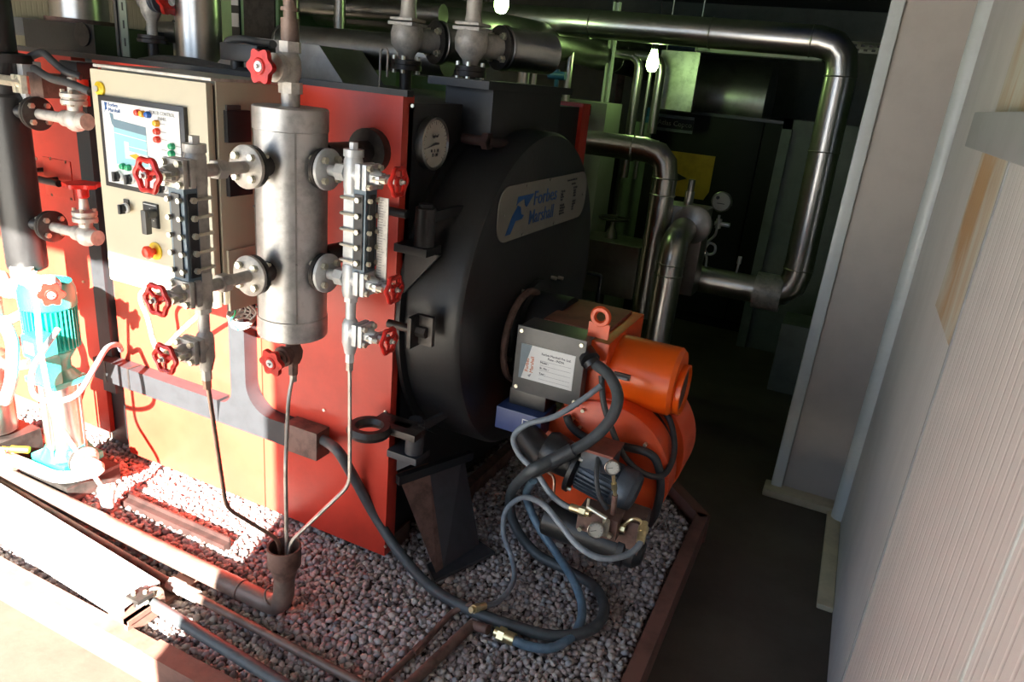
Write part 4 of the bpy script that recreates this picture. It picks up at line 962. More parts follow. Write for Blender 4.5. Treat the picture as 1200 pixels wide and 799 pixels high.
# filter / pump block
ft = thing('oil_filter', 'black horizontal oil filter cylinder lying under the small motor', 'filter', (-.45, 1.74, GZ))
c0, c1 = U(640, 600, 'y', 1.74), U(757, 633, 'y', 1.74); c0.z = c1.z = .40-.005
c0 = Vector((c0.x, 1.74, .40)); c1 = Vector((c1.x, 1.74, .385))
mb = MB(); fm = frame(c0, c1-c0); Lf = (c1-c0).length; mb.lathe([(.045, 0), (.052, .006), (.052, Lf-.07), (.056, Lf-.068), (.056, Lf-.05), (.048, Lf-.045), (.048, Lf-.02), (.03, Lf)], fm, 32); mb.build('filter_body', 'black_paint', ft)
mb = MB(); mb.box((c1.x-.08, 1.70, .40), (c1.x-.01, 1.80, .50), bev=.006); mb.build('filter_head', 'rust_brown', ft)
mb = MB(); mb.box((c0.x+.10, 1.78, .37), (c0.x+.14, 1.95, .39)); mb.build('mounting_bracket', 'black_paint', ft)
vb = thing('valve_block', 'rusty pump valve block carrying two small pressure gauges', 'valve block', (-.42, 1.69, .42))
pb = U(702, 610, 'y', 1.69); MB().box((pb.x-.055, 1.66, pb.z-.03), (pb.x+.06, 1.73, pb.z+.035), bev=.005).build('block', 'rust_brown', vb)
mb = MB(); mb.cyl(pb+Vector((-.03, -.03, .02)), pb+Vector((-.03, -.03, .075)), .004); mb.cyl(pb+Vector((.03, -.04, -.01)), pb+Vector((.03, -.04, .035)), .011, n=8); mb.cyl(pb+Vector((-.03, -.03, .05)), pb+Vector((.03, -.04, .04)), .006)
for k in range(4): mb.hexa(pb+Vector((-.04+.028*k, -.03, -.02+.01*(k % 2))), -Y, .007, .012)
mb.build('valve_spindles', 'zinc', vb)
def dial(px, py, y, r, lab, stem):
    c = U(px, py, 'y', y); t = thing('small_gauge', lab, 'gauge', c); u = (Vector(CAM)-c).normalized(); u = (u+Vector((0, -.6, 0))).normalized(); fm = frame(c, u)
    MB().lathe([(r, -.012), (r, .004), (r*.88, .006), (r*.86, .002)], fm, 28).build('case', 'steel', t); MB().lathe([(r*.87, .0022), (.0005, .0024)], fm, 28, close=False).build('dial_face', 'dial_white', t)
    mb = MB(); mb.box((-r*.6, -.0008, .003), (r*.1, .0008, .0036), fm @ Matrix.Rotation(math.radians(20), 4, 'Z'))
    for k in range(11):
        an = math.radians(225-27*k); mb.box((r*.68, -.0005, .003), (r*.8, .0005, .0034), fm @ Matrix.Rotation(an, 4, 'Z'))
    mb.build('needle_and_scale', 'ink', t); mb = MB(); mb.cyl(c-fm.to_3x3() @ Vector((0, 0, .006)), stem, .005); mb.cyl(c.lerp(stem, .55), c.lerp(stem, .8), .008, n=6); mb.build('stem', 'brass', t)
dial(717.5, 548, 1.66, .020, 'small white gauge standing up in front of the grey motor', pb+Vector((.035, -.01, .10)))
dial(698, 621.5, 1.62, .022, 'small chrome gauge on the front of the filter block', pb+Vector((-.005, 0, -.0)))
mb = MB(); mb.rod([pb+Vector((.035, -.01, .10)), pb+Vector((.035, 0, .03))], .008); tag(mb.build('gauge_pipe', 'rust_brown'), 'short brown pipe stub holding the upper small gauge', 'pipe')
# copper pipe by the motor
mb = MB(); mb.rod([U(635, 549, 'y', 1.80), U(650, 558, 'y', 1.78), U(648, 590, 'y', 1.76), U(642, 628, 'z', GZ+.01)], .0045, .02, n=8); tag(mb.build('copper_pipe', 'copper_tube'), 'thin bent copper tube dropping behind the hoses', 'tube')
mb = MB(); e = U(752, 610, 'y', 1.70); mb.rod([pb+Vector((.06, 0, 0)), U(742, 607, 'y', 1.69), e, U(754, 625, 'y', 1.68)], .005, .012, n=8); mb.cyl(pb+Vector((.05, 0, 0)), pb+Vector((.075, 0, 0)), .011, n=6); tag(mb.build('brass_elbow_tube', 'brass'), 'brass fitting and bent tube at the right end of the filter block', 'fitting')

# ------------------------------------------------------------------ hoses
def hose(spec, r, m, label, n=14, name='hose', fits=()):
    t = thing(name, label, 'hose', U(*spec[0])); mb = MB(); P = [U(*s) for s in spec]; mb.tube(P, r, n, seg=8); mb.build('tubing', m, t)
    for end in fits:
        p, q_ = (P[0], P[1]) if end == 0 else (P[-1], P[-2]); d = (p-q_).normalized(); mb = MB()
        mb.cyl(p-d*.03, p+d*.0, r*1.35, n=16); mb.cyl(p, p+d*.02, r*1.6, n=6); mb.cyl(p+d*.02, p+d*.032, r*1.1, n=12); mb.build('end_fitting', 'brass', t)
    return t
gz = GZ+.03
hose([(374, 513, 'y', 1.625), (385, 519, 'y', 1.61), (398, 531, 'y', 1.57), (415, 560, 'z', .38), (440, 605, 'z', .24), (470, 650, 'z', .15), (505, 688, 'z', gz), (550, 714, 'z', gz), (600, 733, 'z', gz), (650, 745, 'z', gz), (692, 738, 'z', gz),
      (708, 715, 'z', gz), (697, 688, 'z', gz), (665, 668, 'z', gz), (628, 648, 'z', gz+.01), (603, 615, 'z', .17), (598, 580, 'z', .26), (618, 555, 'y', 1.68), (650, 538, 'y', 1.70), (690, 517, 'y', 1.74), (715, 492, 'y', 1.78), (724, 465, 'y', 1.82), (714, 440, 'y', 1.86), (698, 427, 'y', 1.90)],
     .0165, 'cable_grey', 'thick dark grey cable from the duct end box looping over gravel to the burner', 18, 'power_cable')
mb = MB(); P = [U(575, 560, 'y', 1.66)]; a, b = U(622, 553, 'y', 1.68), U(672, 527, 'y', 1.72); mb.tube([a, U(648, 540, 'y', 1.70), b], .021, 16); tag(mb.build('cable_sleeve', 'black_rubber'), 'black corrugated sleeve around the thick cable before the orange fan', 'sleeve')
mb = MB(); c = U(692, 423, 'y', 1.905); mb.cyl(c+Vector((-.03, .03, .01)), c, .03, n=12); mb.cyl(c, c+Vector((.012, -.005, -.01)), .024); tag(mb.build('cable_gland', 'black_plastic'), 'ribbed black cable gland on the right side of the burner control box', 'gland')
hose([(704, 452, 'y', 1.86), (680, 470, 'y', 1.82), (650, 488, 'y', 1.78), (618, 497, 'y', 1.76), (602, 512, 'y', 1.74), (608, 532, 'y', 1.72), (628, 553, 'y', 1.70), (645, 578, 'y', 1.68), (662, 592, 'y', 1.67), (680, 598, 'y', 1.66)], .0085, 'hose_grey', 'thin light grey hose from the control box down to the valve block', 12, 'hose', (1,))
hose([(560, 712, 'z', gz+.03), (585, 704, 'z', gz), (602, 680, 'z', gz), (600, 655, 'z', gz+.01), (590, 625, 'z', .19), (593, 598, 'z', .27), (612, 583, 'z', .36), (635, 590, 'y', 1.60), (655, 612, 'y', 1.56), (678, 640, 'y', 1.53), (705, 654, 'y', 1.53), (735, 650, 'y', 1.58), (750, 637, 'y', 1.63), (753, 624, 'y', 1.66)], .0085, 'hose_grey', 'grey hose with brass ends arching from the gravel to the filter', 12, 'hose', (0, 1))
hose([(592, 745, 'z', gz), (620, 757, 'z', gz), (650, 758, 'z', gz), (675, 740, 'z', gz), (682, 712, 'z', gz+.01), (672, 680, 'z', gz+.04), (652, 648, 'z', .17), (630, 615, 'z', .22), (617, 582, 'z', .30), (625, 562, 'y', 1.74)], .0135, 'hose_blue', 'thick blue-grey hose with brass coupling looping across the gravel', 16, 'hose', (0,))
hose([(705, 440, 'y', 1.88), (707, 470, 'y', 1.86), (716, 500, 'y', 1.86), (732, 535, 'y', 1.85), (755, 555, 'y', 1.86), (778, 556, 'y', 1.90), (790, 530, 'y', 1.98), (786, 495, 'y', 2.04), (772, 475, 'y', 2.05)], .009, 'black_rubber', 'slim black cable crossing the fan housing and rising at its right', 12, 'cable')
hose([(702, 530, 'y', 1.76), (699, 555, 'y', 1.72), (702, 580, 'y', 1.70), (712, 597, 'y', 1.69)], .007, 'black_rubber', 'short black cable from the motor terminal box to the valve block', 10, 'cable')
# pipes at the lower edge
mb = MB(); a, b = U(553, 732, 'z', GZ+.015), U(470, 812, 'z', GZ+.015); mb.cyl(a, b+(b-a)*.5, .0155); mb.cyl(a, U(572, 738, 'z', GZ+.03), .014); tag(mb.build('oil_pipe', 'rust_brown'), 'brown oil pipe on the gravel joined to the blue hose coupling', 'pipe')
mb = MB(); mb.rod([U(555, 708, 'z', GZ+.05), U(532, 715, 'z', GZ+.015), U(495, 755, 'z', GZ+.012), U(430, 815, 'z', GZ+.012)], .009, .03); mb.cyl(U(494, 756, 'z', GZ+.012), U(484, 766, 'z', GZ+.012), .014, n=6); tag(mb.build('oil_pipe', 'rust_brown'), 'thinner copper-brown pipe left of the oil pipe, ending at the brass fitting', 'pipe')
# litter
p = U(655, 640, 'z', GZ+.01); mb = MB(); mb.box((p.x-.014, p.y-.008, p.z), (p.x+.014, p.y+.008, p.z+.007), Matrix.Identity(4), bev=.002); tag(mb.build('wrapper', 'white_label'), 'tiny white and blue scrap lying on the gravel below the filter', 'litter')

# ------------------------------------------------------------------ boiler top equipment
def safety(px, lab):
    c = U(px, 100 if px < 500 else 108, 'y', 2.3); c.z = BT-.01; t = thing('safety_valve', lab, 'valve', c)
    T = Matrix.Translation(c); MB().lathe([(.022, 0), (.022, .07)], T, 16).build('inlet_pipe', 'black_paint', t)
    f = MB().lathe([(.055, .068), (.055, .084), (.052, .086), (.052, .10), (.02, .104)], T, 28).build('inlet_flange', 'dark_iron', t)
    mb = MB()
    for k in range(4): a = math.radians(20+90*k); mb.hexa(c+Vector((.042*math.cos(a), .042*math.sin(a), .056)), Z, .008, .058)
    split_build(mb, 'bolt', 'zinc', f)
    mb = MB(); mb.lathe([(.024, .10), (.03, .12), (.055, .15), (.058, .185), (.05, .215)], T, 24); mb.box((-.05, -.05, .21), (.05, .05, .222), T, bev=.004); mb.box((-.045, -.045, .226), (.045, .045, .236), T, bev=.004)
    dd = Vector((.45, .89, 0)).normalized(); o_ = c+Z*.17; mb.cyl(o_, o_+dd*.12, .04); mb.build('body', 'grey_cast', t)
    MB().lathe([(.03, .236), (.026, .26), (.026, .60)], T, 18).build('spring_bonnet', 'grey_cast', t)
    flange(o_+dd*.125, dd, .075, .014, t, 'steel_dull'); 
    mb = MB(); mb.cyl(o_+dd*.138, o_+dd*.34, .07, n=32); mb.build('outlet_pipe', 'steel', t)
safety(475, 'left safety valve on boiler top with shiny outlet, before the thick steel pipe'); safety(549, 'right safety valve on boiler top, nearest the flue box')
def pipe(pts, r, m, lab, cat='pipe', name='steel_pipe', bend=.12, seams=(), k=6):
    t = thing(name, lab, cat, pts[0]); mb = MB(); mb.rod(pts, r, bend, n=28, k=k); mb.build('cladding', m, t)
    P = [Vector(p) for p in pts]; mb = MB(); any_ = False
    for i, f in seams:
        d = (P[i+1]-P[i]).normalized(); mb.torus(P[i].lerp(P[i+1], f), d, r+.001, .004, n=28, m=6); any_ = True
    if any_: split_build(mb, 'seam_ring', m, t)
    else: mb.bm.free()
    return t
a, b = U(332, 52, 'y', 2.6), U(475, 60, 'y', 2.6); z_ = (a.z+b.z)/2
pipe([(a.x, 2.6, z_), (b.x+.2, 2.6, z_)], .072, 'steel_dull', 'thick dull steel pipe lying above the boiler top behind the riser', seams=((0, .02),))
mb = MB(); mb.rod([(-1.56, 2.2, BT-.01), (-1.56, 2.2, BT+.12), (-1.53, 2.2, BT+.12), (-1.53, 2.2, BT+.03)], .004, .02); tag(mb.build('syphon_tube', 'tube_grey'), 'thin inverted U tube on the boiler top beside the left safety valve', 'tube')
mb = MB(); p = U(390, 88, 'y', 2.5); mb.prism([(-.35, 0), (.30, 0), (.18, .13), (-.2, .14)], facemx((p.x, 2.45, BT-.02), X, Z), .25); hl = tag(mb.build('manhole_cover', 'steel_dull'), 'low sloped metal cover on boiler top under the thick pipe', 'cover')
# big stack left of electrical cabinet and stack at far left
c = U(234, 60, 'y', 2.3); c.z = BT-.01; st = thing('steel_stack', 'vertical stainless clad stack behind the control cabinet', 'stack', c)
MB().cyl(c, c+Z*.86, .088, n=40).build('cladding', 'steel', st); mb = MB()
for k in range(6): p = c+Vector((-.045, -.078, .02+k*.14)); mb.cyl(p, p-Y*.006, .005, n=8)
split_build(mb, 'rivet', 'dark_iron', st)
c = U(95, 30, 'y', 2.5); c2 = Vector((c.x, 2.5, 1.665)); ms = thing('main_stack', 'broad shiny stainless stack at upper left above a black box', 'stack', c2)
MB().cyl(c2, c2+Z*.69, .125, n=48).build('cladding', 'steel', ms); MB().cyl(c2-Z*.02, c2, .15, n=40).build('base_ring', 'rust_brown', ms)
fb = thing('fan_box', 'black sheet metal box on the boiler top under the broad stack', 'box', (c.x, 2.5, BT-.02)); MB().box((c.x-.17, 2.33, BT-.02), (c.x+.32, 2.75, 1.645), bev=.006).build('casing', 'black_paint', fb)
MB().lathe([(.05, 0), (.05, .01), (.035, .011)], frame((c.x+.25, 2.33, 1.60), -Y), 20).build('round_port', 'dark_iron', fb)
# strut pair and perforated riser
p = U(148, 50, 'y', 2.15); mb = MB(); mb.box((p.x-.045, 2.14, BT), (p.x-.03, 2.16, 2.34)); mb.box((p.x-.02, 2.14, BT), (p.x-.008, 2.16, 2.34)); tag(mb.build('strut_post', 'box_grey'), 'dark twin strut post rising behind the cabinet', 'post')
mb = MB(); mb.box((p.x, 2.13, BT), (p.x+.04, 2.135, 2.34)); ps_ = mb.build('perforated_riser', 'pale_green'); tag(ps_, 'pale perforated channel beside the twin strut post', 'cable tray')
mb = MB()
for k in range(12): mb.box((p.x+.016, 2.1285, BT+.04+k*.065), (p.x+.023, 2.1302, BT+.07+k*.065))
split_build(mb, 'slot', 'black_plastic', ps_)
# steam stop valve with dark red wheel
c = U(180, 60, 'y', 2.2); c.z = BT; t = thing('steam_valve', 'grey vertical valve with dark red handwheel between post and stack', 'valve', c)
T = Matrix.Translation(c); MB().lathe([(.02, 0), (.02, .06), (.06, .062), (.06, .075), (.055, .078), (.055, .09), (.02, .092)], T, 24).build('inlet', 'dark_iron', t)
mb = MB(); mb.lathe([(.02, .09), (.02, .14), (.036, .17), (.04, .20), (.026, .24), (.03, .27), (.03, .33), (.018, .36), (.018, .7)], T, 20); mb.cyl(c+Z*.21, c+Z*.21-X*.05, .024); mb.build('body', 'grey_cast', t)
q = c+Z*.22; mb = MB(); mb.cyl(q, q+X*.06, .03); mb.cyl(q+X*.03, q+X*.045, .045); mb.cyl(q+X*.05, q+X*.062, .045); mb.cyl(q+X*.06, q+X*.10, .02); mb.build('bonnet', 'motor_grey', t); wheel(q+X*.105, X, .05, 'solid', t)
pipe([U(120+60, 38, 'y', 2.75), U(214, 38, 'y', 2.75)], .05, 'steel_dull', 'short dull pipe between steam valve and stack', name='steel_pipe')
# black cables on cabinet top
hose([(165, 74, 'y', 1.9), (190, 71, 'y', 1.9), (225, 74, 'y', 1.85), (262, 82, 'y', 1.8), (300, 88, 'y', 1.8)], .018, 'black_rubber', 'bundle of black cables lying along the boiler edge above the cabinet', 12, 'cable_bundle')
hose([(262, 60, 'y', 1.85), (268, 48, 'y', 1.85), (285, 46, 'y', 1.85), (305, 50, 'y', 1.85), (320, 52, 'y', 1.8)], .012, 'black_rubber', 'black cable arching in front of the green cabinet', 12, 'cable')
p = U(295, 65, 'y', 1.8); jb = thing('level_probe', 'dark level probe head with terminal stubs beside the red star wheel', 'probe', (p.x, 1.8, p.z-.05))
MB().box((p.x-.09, 1.76, p.z-.02), (p.x+.06, 1.84, p.z+.03), bev=.005).build('head', 'black_plastic', jb); mb = MB(); mb.cyl((p.x-.06, 1.8, p.z-.09), (p.x-.06, 1.8, p.z-.02), .02); mb.cyl((p.x-.1, 1.8, p.z-.11), (p.x-.03, 1.8, p.z-.11), .025); mb.build('neck', 'dark_iron', jb)
# electrical cabinet behind
a, b = U(257, 10, 'y', 3.3), U(327, 60, 'y', 3.3); ec = thing('electrical_cabinet', 'tall pale green electrical cabinet behind the boiler, left of the riser', 'cabinet', (a.x, 3.3, 0))
MB().box((a.x, 3.3, 0), (b.x, 3.9, 2.2), bev=.008).build('body', 'tank_green', ec); MB().box((a.x+.10, 3.29, 1.2), (a.x+.16, 3.3, 2.2)).build('switch_strip', 'black_plastic', ec)
for k in range(3):
    MB().box((a.x+.105, 3.285, 1.72+k*.11), (a.x+.155, 3.291, 1.79+k*.11)).build('switch_label', 'white_label', ec)
MB().box((a.x+.19, 3.29, .3), (b.x-.02, 3.301, 2.15)).build('door', 'dark_iron', ec)

# ------------------------------------------------------------------ back room
# top header pipe and its drop
zt_ = 1.91; yy = 4.0
A1 = Vector((-2.6, yy, zt_+.0)); A2 = Vector((-.17, yy, zt_-.02)); A3 = Vector((-.155, yy, .73)); A4 = Vector((-.78, yy, .68))
zA = .655
pipe([(-3.4, yy, 1.925), (-.185, yy, 1.90), (-.165, yy, zA), (-.95, yy, zA)], .072, 'steel', 'shiny steel steam pipe across the top, dropping at right and returning left', bend=.13, seams=((0, .4), (0, .6), (0, .8), (0, .95), (1, .12), (1, .4), (1, .88), (2, .1), (2, .7)), k=3)
mb = MB(); mb.cyl((-.36, yy, zA), (-.22, yy, zA), .098, n=40); tag(mb.build('pipe_collar', 'grey_cast'), 'wide grey collar around the low steel pipe near the column', 'collar')
pipe([(-2.9, 4.6, 1.98), (-1.9, 4.6, 1.9), (-1.35, 5.6, 1.85)], .09, 'steel_dull', 'second dull pipe running behind the top header, bending away', bend=.2, seams=((1, .3),))
pipe([(-2.9, 3.5, 1.86), (-1.75, 3.7, 1.82), (-1.55, 6.2, 1.74)], .085, 'steel_dull', 'greenish lit pipe elbowing down behind the right safety valve', bend=.25, seams=((1, .5), (1, .8)))
for px, y, r, z0, z1, lab in [(615, 3.5, .03, 1.5, 1.80, 'thin bright vertical pipe rising behind the flue box'), (616+12, 3.5, .012, 1.5, 1.8, 'slim vertical rod beside the bright pipe behind the flue box'),
                              (668, 4.2, .022, 1.3, 1.78, 'narrow greenish pipe with bend right of the flue box')]:
    p = U(px, 70, 'y', y); mb = MB(); mb.cyl((p.x, y, 0), (p.x, y, z1), r); tag(mb.build('vertical_pipe', 'steel'), lab, 'pipe')
p = U(622, 20, 'y', 3.4)
for px, lab in ((398, 'thin vertical pipe lit green above the thick pipe'), (345, 'vertical pipe behind the brown riser pipe')):
    p = U(px, 20, 'y', 3.2); mb = MB(); mb.cyl((p.x, 3.2, 1.2), (p.x, 3.2, 2.3), .028); mb.cyl((p.x, 3.2, 1.78), (p.x, 3.2, 1.80), .032); tag(mb.build('vertical_pipe', 'steel_dull'), lab, 'pipe')
mb = MB(); a, b = U(345, 2, 'y', 3.4), U(520, 10, 'y', 3.4); mb.cyl((a.x, 3.4, 1.86), (b.x, 3.4, 1.86), .05, n=20); tag(mb.build('horizontal_pipe', 'steel_dull'), 'dull horizontal pipe near the ceiling above the thick pipe', 'pipe')
# long pale wall panel behind boiler with chevron arrow
a, b = U(412, 10, 'y', 4.3), U(450, 75, 'y', 4.3)
wp = thing('white_panel', 'pale upright board with dark blue down arrow behind the boiler', 'board', (a.x, 4.3, 0)); MB().box((a.x-.02, 4.3, 0), (b.x+.1, 4.34, 2.2)).build('board', 'tank_green', wp)
q = U(434, 22, 'y', 4.295); MB().prism([(-.13, .1), (.13, .1), (.03, -.1), (.03, -.13), (-.03, -.13), (-.03, -.1)], facemx((q.x, 4.299, q.z), X, Z), .002).build('arrow', 'beam_blue', wp)
a = U(470, 90, 'y', 4.6); b = U(560, 90, 'y', 4.6); MBx = MB().box((a.x, 4.6, 0), (b.x, 5.0, 1.55), bev=.01); tag(MBx.build('green_cabinet', 'tank_green'), 'pale green cabinet behind the safety valves', 'cabinet')
# roof perforated angles, blue beams, strut
mb = MB(); a, b = U(640, 33, 'y', 5.2), U(1000, 52, 'y', 5.2); za = (a.z+b.z)/2
mb.box((a.x-.4, 5.2, za-.03), (b.x+.2, 5.205, za+.03)); mb.box((a.x-.4, 5.2, za+.03), (b.x+.2, 5.24, za+.034)); pr = mb.build('perforated_rail', 'pale_box'); tag(pr, 'white perforated angle rail near the ceiling behind the top pipe', 'rail')
mb = MB(); x = a.x-.38
while x < b.x+.18: mb.box((x, 5.1985, za+.005), (x+.022, 5.2005, za+.018)); mb.box((x+.02, 5.1985, za-.02), (x+.042, 5.2005, za-.007)); x += .045
split_build(mb, 'slot', 'black_plastic', pr)
mb = MB(); a, b = U(768, 48, 'y', 5.35), U(817, 50, 'y', 5.35); mb.box((a.x-.7, 5.35, a.z-.05), (b.x, 5.4, a.z+.05)); tag(mb.build('blue_beam', 'beam_blue'), 'dark blue beam under the perforated rail by the bare bulb', 'beam')
mb = MB(); mb.box((-.55, 3.0, 2.26), (.3, 3.9, 2.358)); tag(mb.build('blue_roof_beam', 'beam_blue'), 'dark blue roof beam in the top right corner', 'beam')
mb = MB(); a, b = U(815, 55, 'y', 5.1), U(965, 62, 'y', 5.1); mb.box((a.x, 5.1, a.z-.025), (b.x, 5.25, a.z+.035)); tag(mb.build('light_fitting', 'white_label'), 'pale unlit batten fitting under the perforated rail', 'light fitting')
mb = MB(); p0, p1 = U(718, 40, 'y', 4.7), U(692, 150, 'y', 4.7); mb.box((p0.x-.022, 4.7, .0), (p0.x-.012, 4.73, 2.1)); mb.box((p0.x+.012, 4.7, .0), (p0.x+.022, 4.73, 2.1)); mb.box((p0.x-.022, 4.73, 0), (p0.x+.022, 4.735, 2.1)); tag(mb.build('slotted_strut', 'white_label'), 'pale slotted strut post from floor to rail left of the bulb', 'post')
p = U(728, 90, 'y', 6.0); tag(MB().cyl((p.x, 6.0, 0), (p.x, 6.0, 1.95), .03).build('brown_pipe', 'rust_brown'), 'red-brown vertical pipe behind the slotted strut', 'pipe')
for px, r, z0, lab in ((746, .03, 1.05, 'bright vertical pipe left of the bare bulb'), (760, .012, 1.05, 'slim rod beside the bright vertical pipe'), (772, .03, 1.35, 'bright vertical pipe directly behind the bare bulb')):
    p = U(px, 100, 'y', 4.75); mb = MB(); mb.rod([(p.x, 4.75, z0), (p.x, 4.75, 1.80), (p.x-.40 if r > .02 else p.x-.02, 4.77, 1.81)], r, .08, n=14); tag(mb.build('vertical_pipe', 'steel'), lab, 'pipe')
# bulbs
def bulb(px, py, y, lab):
    c = U(px, py, 'y', y); t = thing('light_bulb', lab, 'bulb', c+Z*.1); T = Matrix.Translation(c)
    MB().lathe([(.002, -.058), (.022, -.052), (.034, -.03), (.035, -.005), (.026, .03), (.018, .055), (.017, .065)], T, 20).build('glass', 'bulb_glow', t)
    MB().lathe([(.018, .065), (.02, .07), (.02, .11), (.008, .12)], T, 16).build('socket', 'black_plastic', t)
    MB().cyl(c+Z*.12, Vector((c.x, c.y, 2.36)), .004, n=8).build('cord', 'black_rubber', t)
bulb(765, 72, 4.35, 'glowing bare bulb hanging in front of the vertical pipes'); bulb(588, 1, 3.4, 'glowing bare bulb cut by the top edge of the frame')
# shiny tank and galvanised sheet on compressor
c0 = U(812, 95, 'y', 5.7); c1 = U(905, 100, 'y', 5.7)
tk = thing('horizontal_tank', 'curved stainless duct resting above the dark compressor', 'duct', (c0.x, 5.7, 1.5)); fm = frame((c0.x, 5.75, 1.60), X)
MB().lathe([(.27, 0), (.28, .01), (.28, c1.x-c0.x)], fm, 48).build('shell', 'steel_dull', tk)
a, b = U(774, 70, 'y', 4.95), U(812, 115, 'y', 4.95); tag(MB().box((a.x, 4.95, 1.5), (b.x, 4.965, 1.86)).cyl((a.x+.03, 4.957, 1.85), (a.x+.03, 4.957, 2.36), .004, n=6).cyl((b.x-.03, 4.957, 1.85), (b.x-.03, 4.957, 2.36), .004, n=6).build('galvanised_sheet', 'galvanised'), 'galvanised sheet panel behind the bare bulb', 'sheet')
# compressor
cx0, cx1, cy = -1.395, -.24, 5.3; cm = thing('air_compressor', 'dark air compressor cabinet at the back of the room', 'compressor', (-.8, cy, 0))
MB().box((cx0+.03, cy+.03, .0), (cx1, cy+1.3, 1.49), bev=.01).build('body', 'compressor_dark', cm)
xm = U(885, 200, 'y', cy).x; MB().box((cx0, cy, .08), (xm-.004, cy+.03, 1.48), bev=.006).build('left_door', 'compressor_dark', cm); MB().box((xm+.004, cy, .08), (cx1, cy+.03, 1.48), bev=.006).build('right_door', 'compressor_dark', cm)
MB().box((cx0-.02, cy-.02, 1.48), (cx1, cy+1.3, 1.50)).build('top_cover', 'black_plastic', cm)
a, b = U(772, 133, 'y', cy), U(811, 157, 'y', cy); bd = MB().box((a.x, cy-.006, b.z), (b.x, cy-.0005, a.z)).build('badge', 'black_plastic', cm)
mb = MB(); hh = a.z-b.z; mb.box((a.x, cy-.008, a.z-hh*.18), (b.x, cy-.005, a.z)); mb.box((a.x, cy-.008, b.z), (b.x, cy-.005, b.z+hh*.18)); split_build(mb, 'badge_stripe', 'hose_grey', bd)
text('Atlas Copco', facemx((a.x+.004, cy-.0065, b.z+hh*.36), X, Z), hh*.44, 'dial_white', bd, xs=(b.x-a.x)/(hh*.44*5.35))
a, b = U(782, 176, 'y', cy), U(829, 235, 'y', cy); MB().prism([(0, 0), (b.x-a.x-.03, 0), (b.x-a.x, .06), (b.x-a.x, a.z-b.z), (0, a.z-b.z)], facemx((a.x, cy-.001, b.z), X, Z), .004).build('yellow_panel', 'yellow_box', cm)
q = U(797, 208, 'y', cy-.006); MB().prism([(-.03, -.03), (.05, 0), (-.03, .03)], facemx((q.x, cy-.006, q.z), X, Z), .003).build('black_marking', 'black_plastic', cm)
q = U(797, 117, 'y', 5.4); mb = MB(); mb.box((q.x-.02, 5.38, 1.50), (q.x+.02, 5.42, 1.57), bev=.004); mb.cyl((q.x, 5.4, 1.57), (q.x, 5.4, 1.60), .012); mb.cyl((q.x-.12, 5.4, 1.52), (q.x-.02, 5.4, 1.52), .008); tag(mb.build('small_regulator', 'motor_grey'), 'small dark regulator on the compressor top left', 'regulator')
q = U(762, 137, 'y', 5.1); mb = MB(); mb.cyl((q.x, 5.1, q.z-.06), (q.x, 5.1, q.z+.06), .03); mb.box((q.x-.04, 5.06, q.z-.04), (q.x+.04, 5.14, q.z), bev=.004); mb.cyl((q.x, 5.1, 0), (q.x, 5.1, q.z-.06), .016); tag(mb.build('blue_valve', 'valve_blue'), 'small blue valve at the compressor left edge', 'valve')
q = U(649, 88, 'y', 3.9); mb = MB(); mb.cyl((q.x-.03, 3.9, q.z), (q.x+.07, 3.9, q.z), .022); mb.cyl((q.x+.02, 3.9, 0), (q.x+.02, 3.9, q.z+.03), .012); tag(mb.build('blue_valve', 'valve_blue'), 'small blue valve above the flue box', 'valve')
# pale door frame beyond right drop pipe
a = U(925, 130, 'y', 5.0); mb = MB(); mb.box((a.x-.02, 5.0, .0), (a.x+.04, 5.06, 1.52)); mb.box((a.x-.02, 5.0, 1.46), (a.x+.6, 5.06, 1.52)); mb.box((a.x+.04, 5.03, 0), (a.x+.6, 5.05, 1.46)); tag(mb.build('door_leaf', 'dim_panel'), 'pale framed panel behind the vertical steam pipe', 'panel')
tag(MB().box((-.2, 4.3, 0), (.3, 4.6, .42), bev=.01).build('plinth', 'dim_panel'), 'low pale plinth at the foot of the steam pipe behind the column', 'plinth')
# white small cabinet, with black switches
a, b = U(664, 116, 'y', 4.3), U(706, 165, 'y', 4.3); wc = thing('switch_cabinet', 'pale green switch cabinet just right of the boiler flue box', 'cabinet', (a.x, 4.3, 0)); MB().box((a.x-.25, 4.3, 0), (b.x, 4.6, a.z), bev=.006).build('body', 'pale_box', wc)
mb = MB()
for px in (674, 687): p = U(px, 129, 'y', 4.295); mb.box((p.x-.028, 4.29, p.z-.028), (p.x+.028, 4.301, p.z+.028))
split_build(mb, 'switch', 'black_plastic', wc)
# elbow pipe from behind boiler
py_ = 3.75; a = U(690, 171, 'y', py_); b = U(783, 172, 'y', py_); zz_ = (a.z+b.z)/2-.005
c = U(771, 260, 'y', py_)
pipe([(a.x-.5, py_, zz_), (c.x, py_, zz_), (c.x, py_, .62), (c.x, py_, .45)], .062, 'steel', 'shiny elbow pipe coming from behind the boiler and turning down', bend=.12, seams=((0, .8), (1, .18), (1, .3)), k=3)
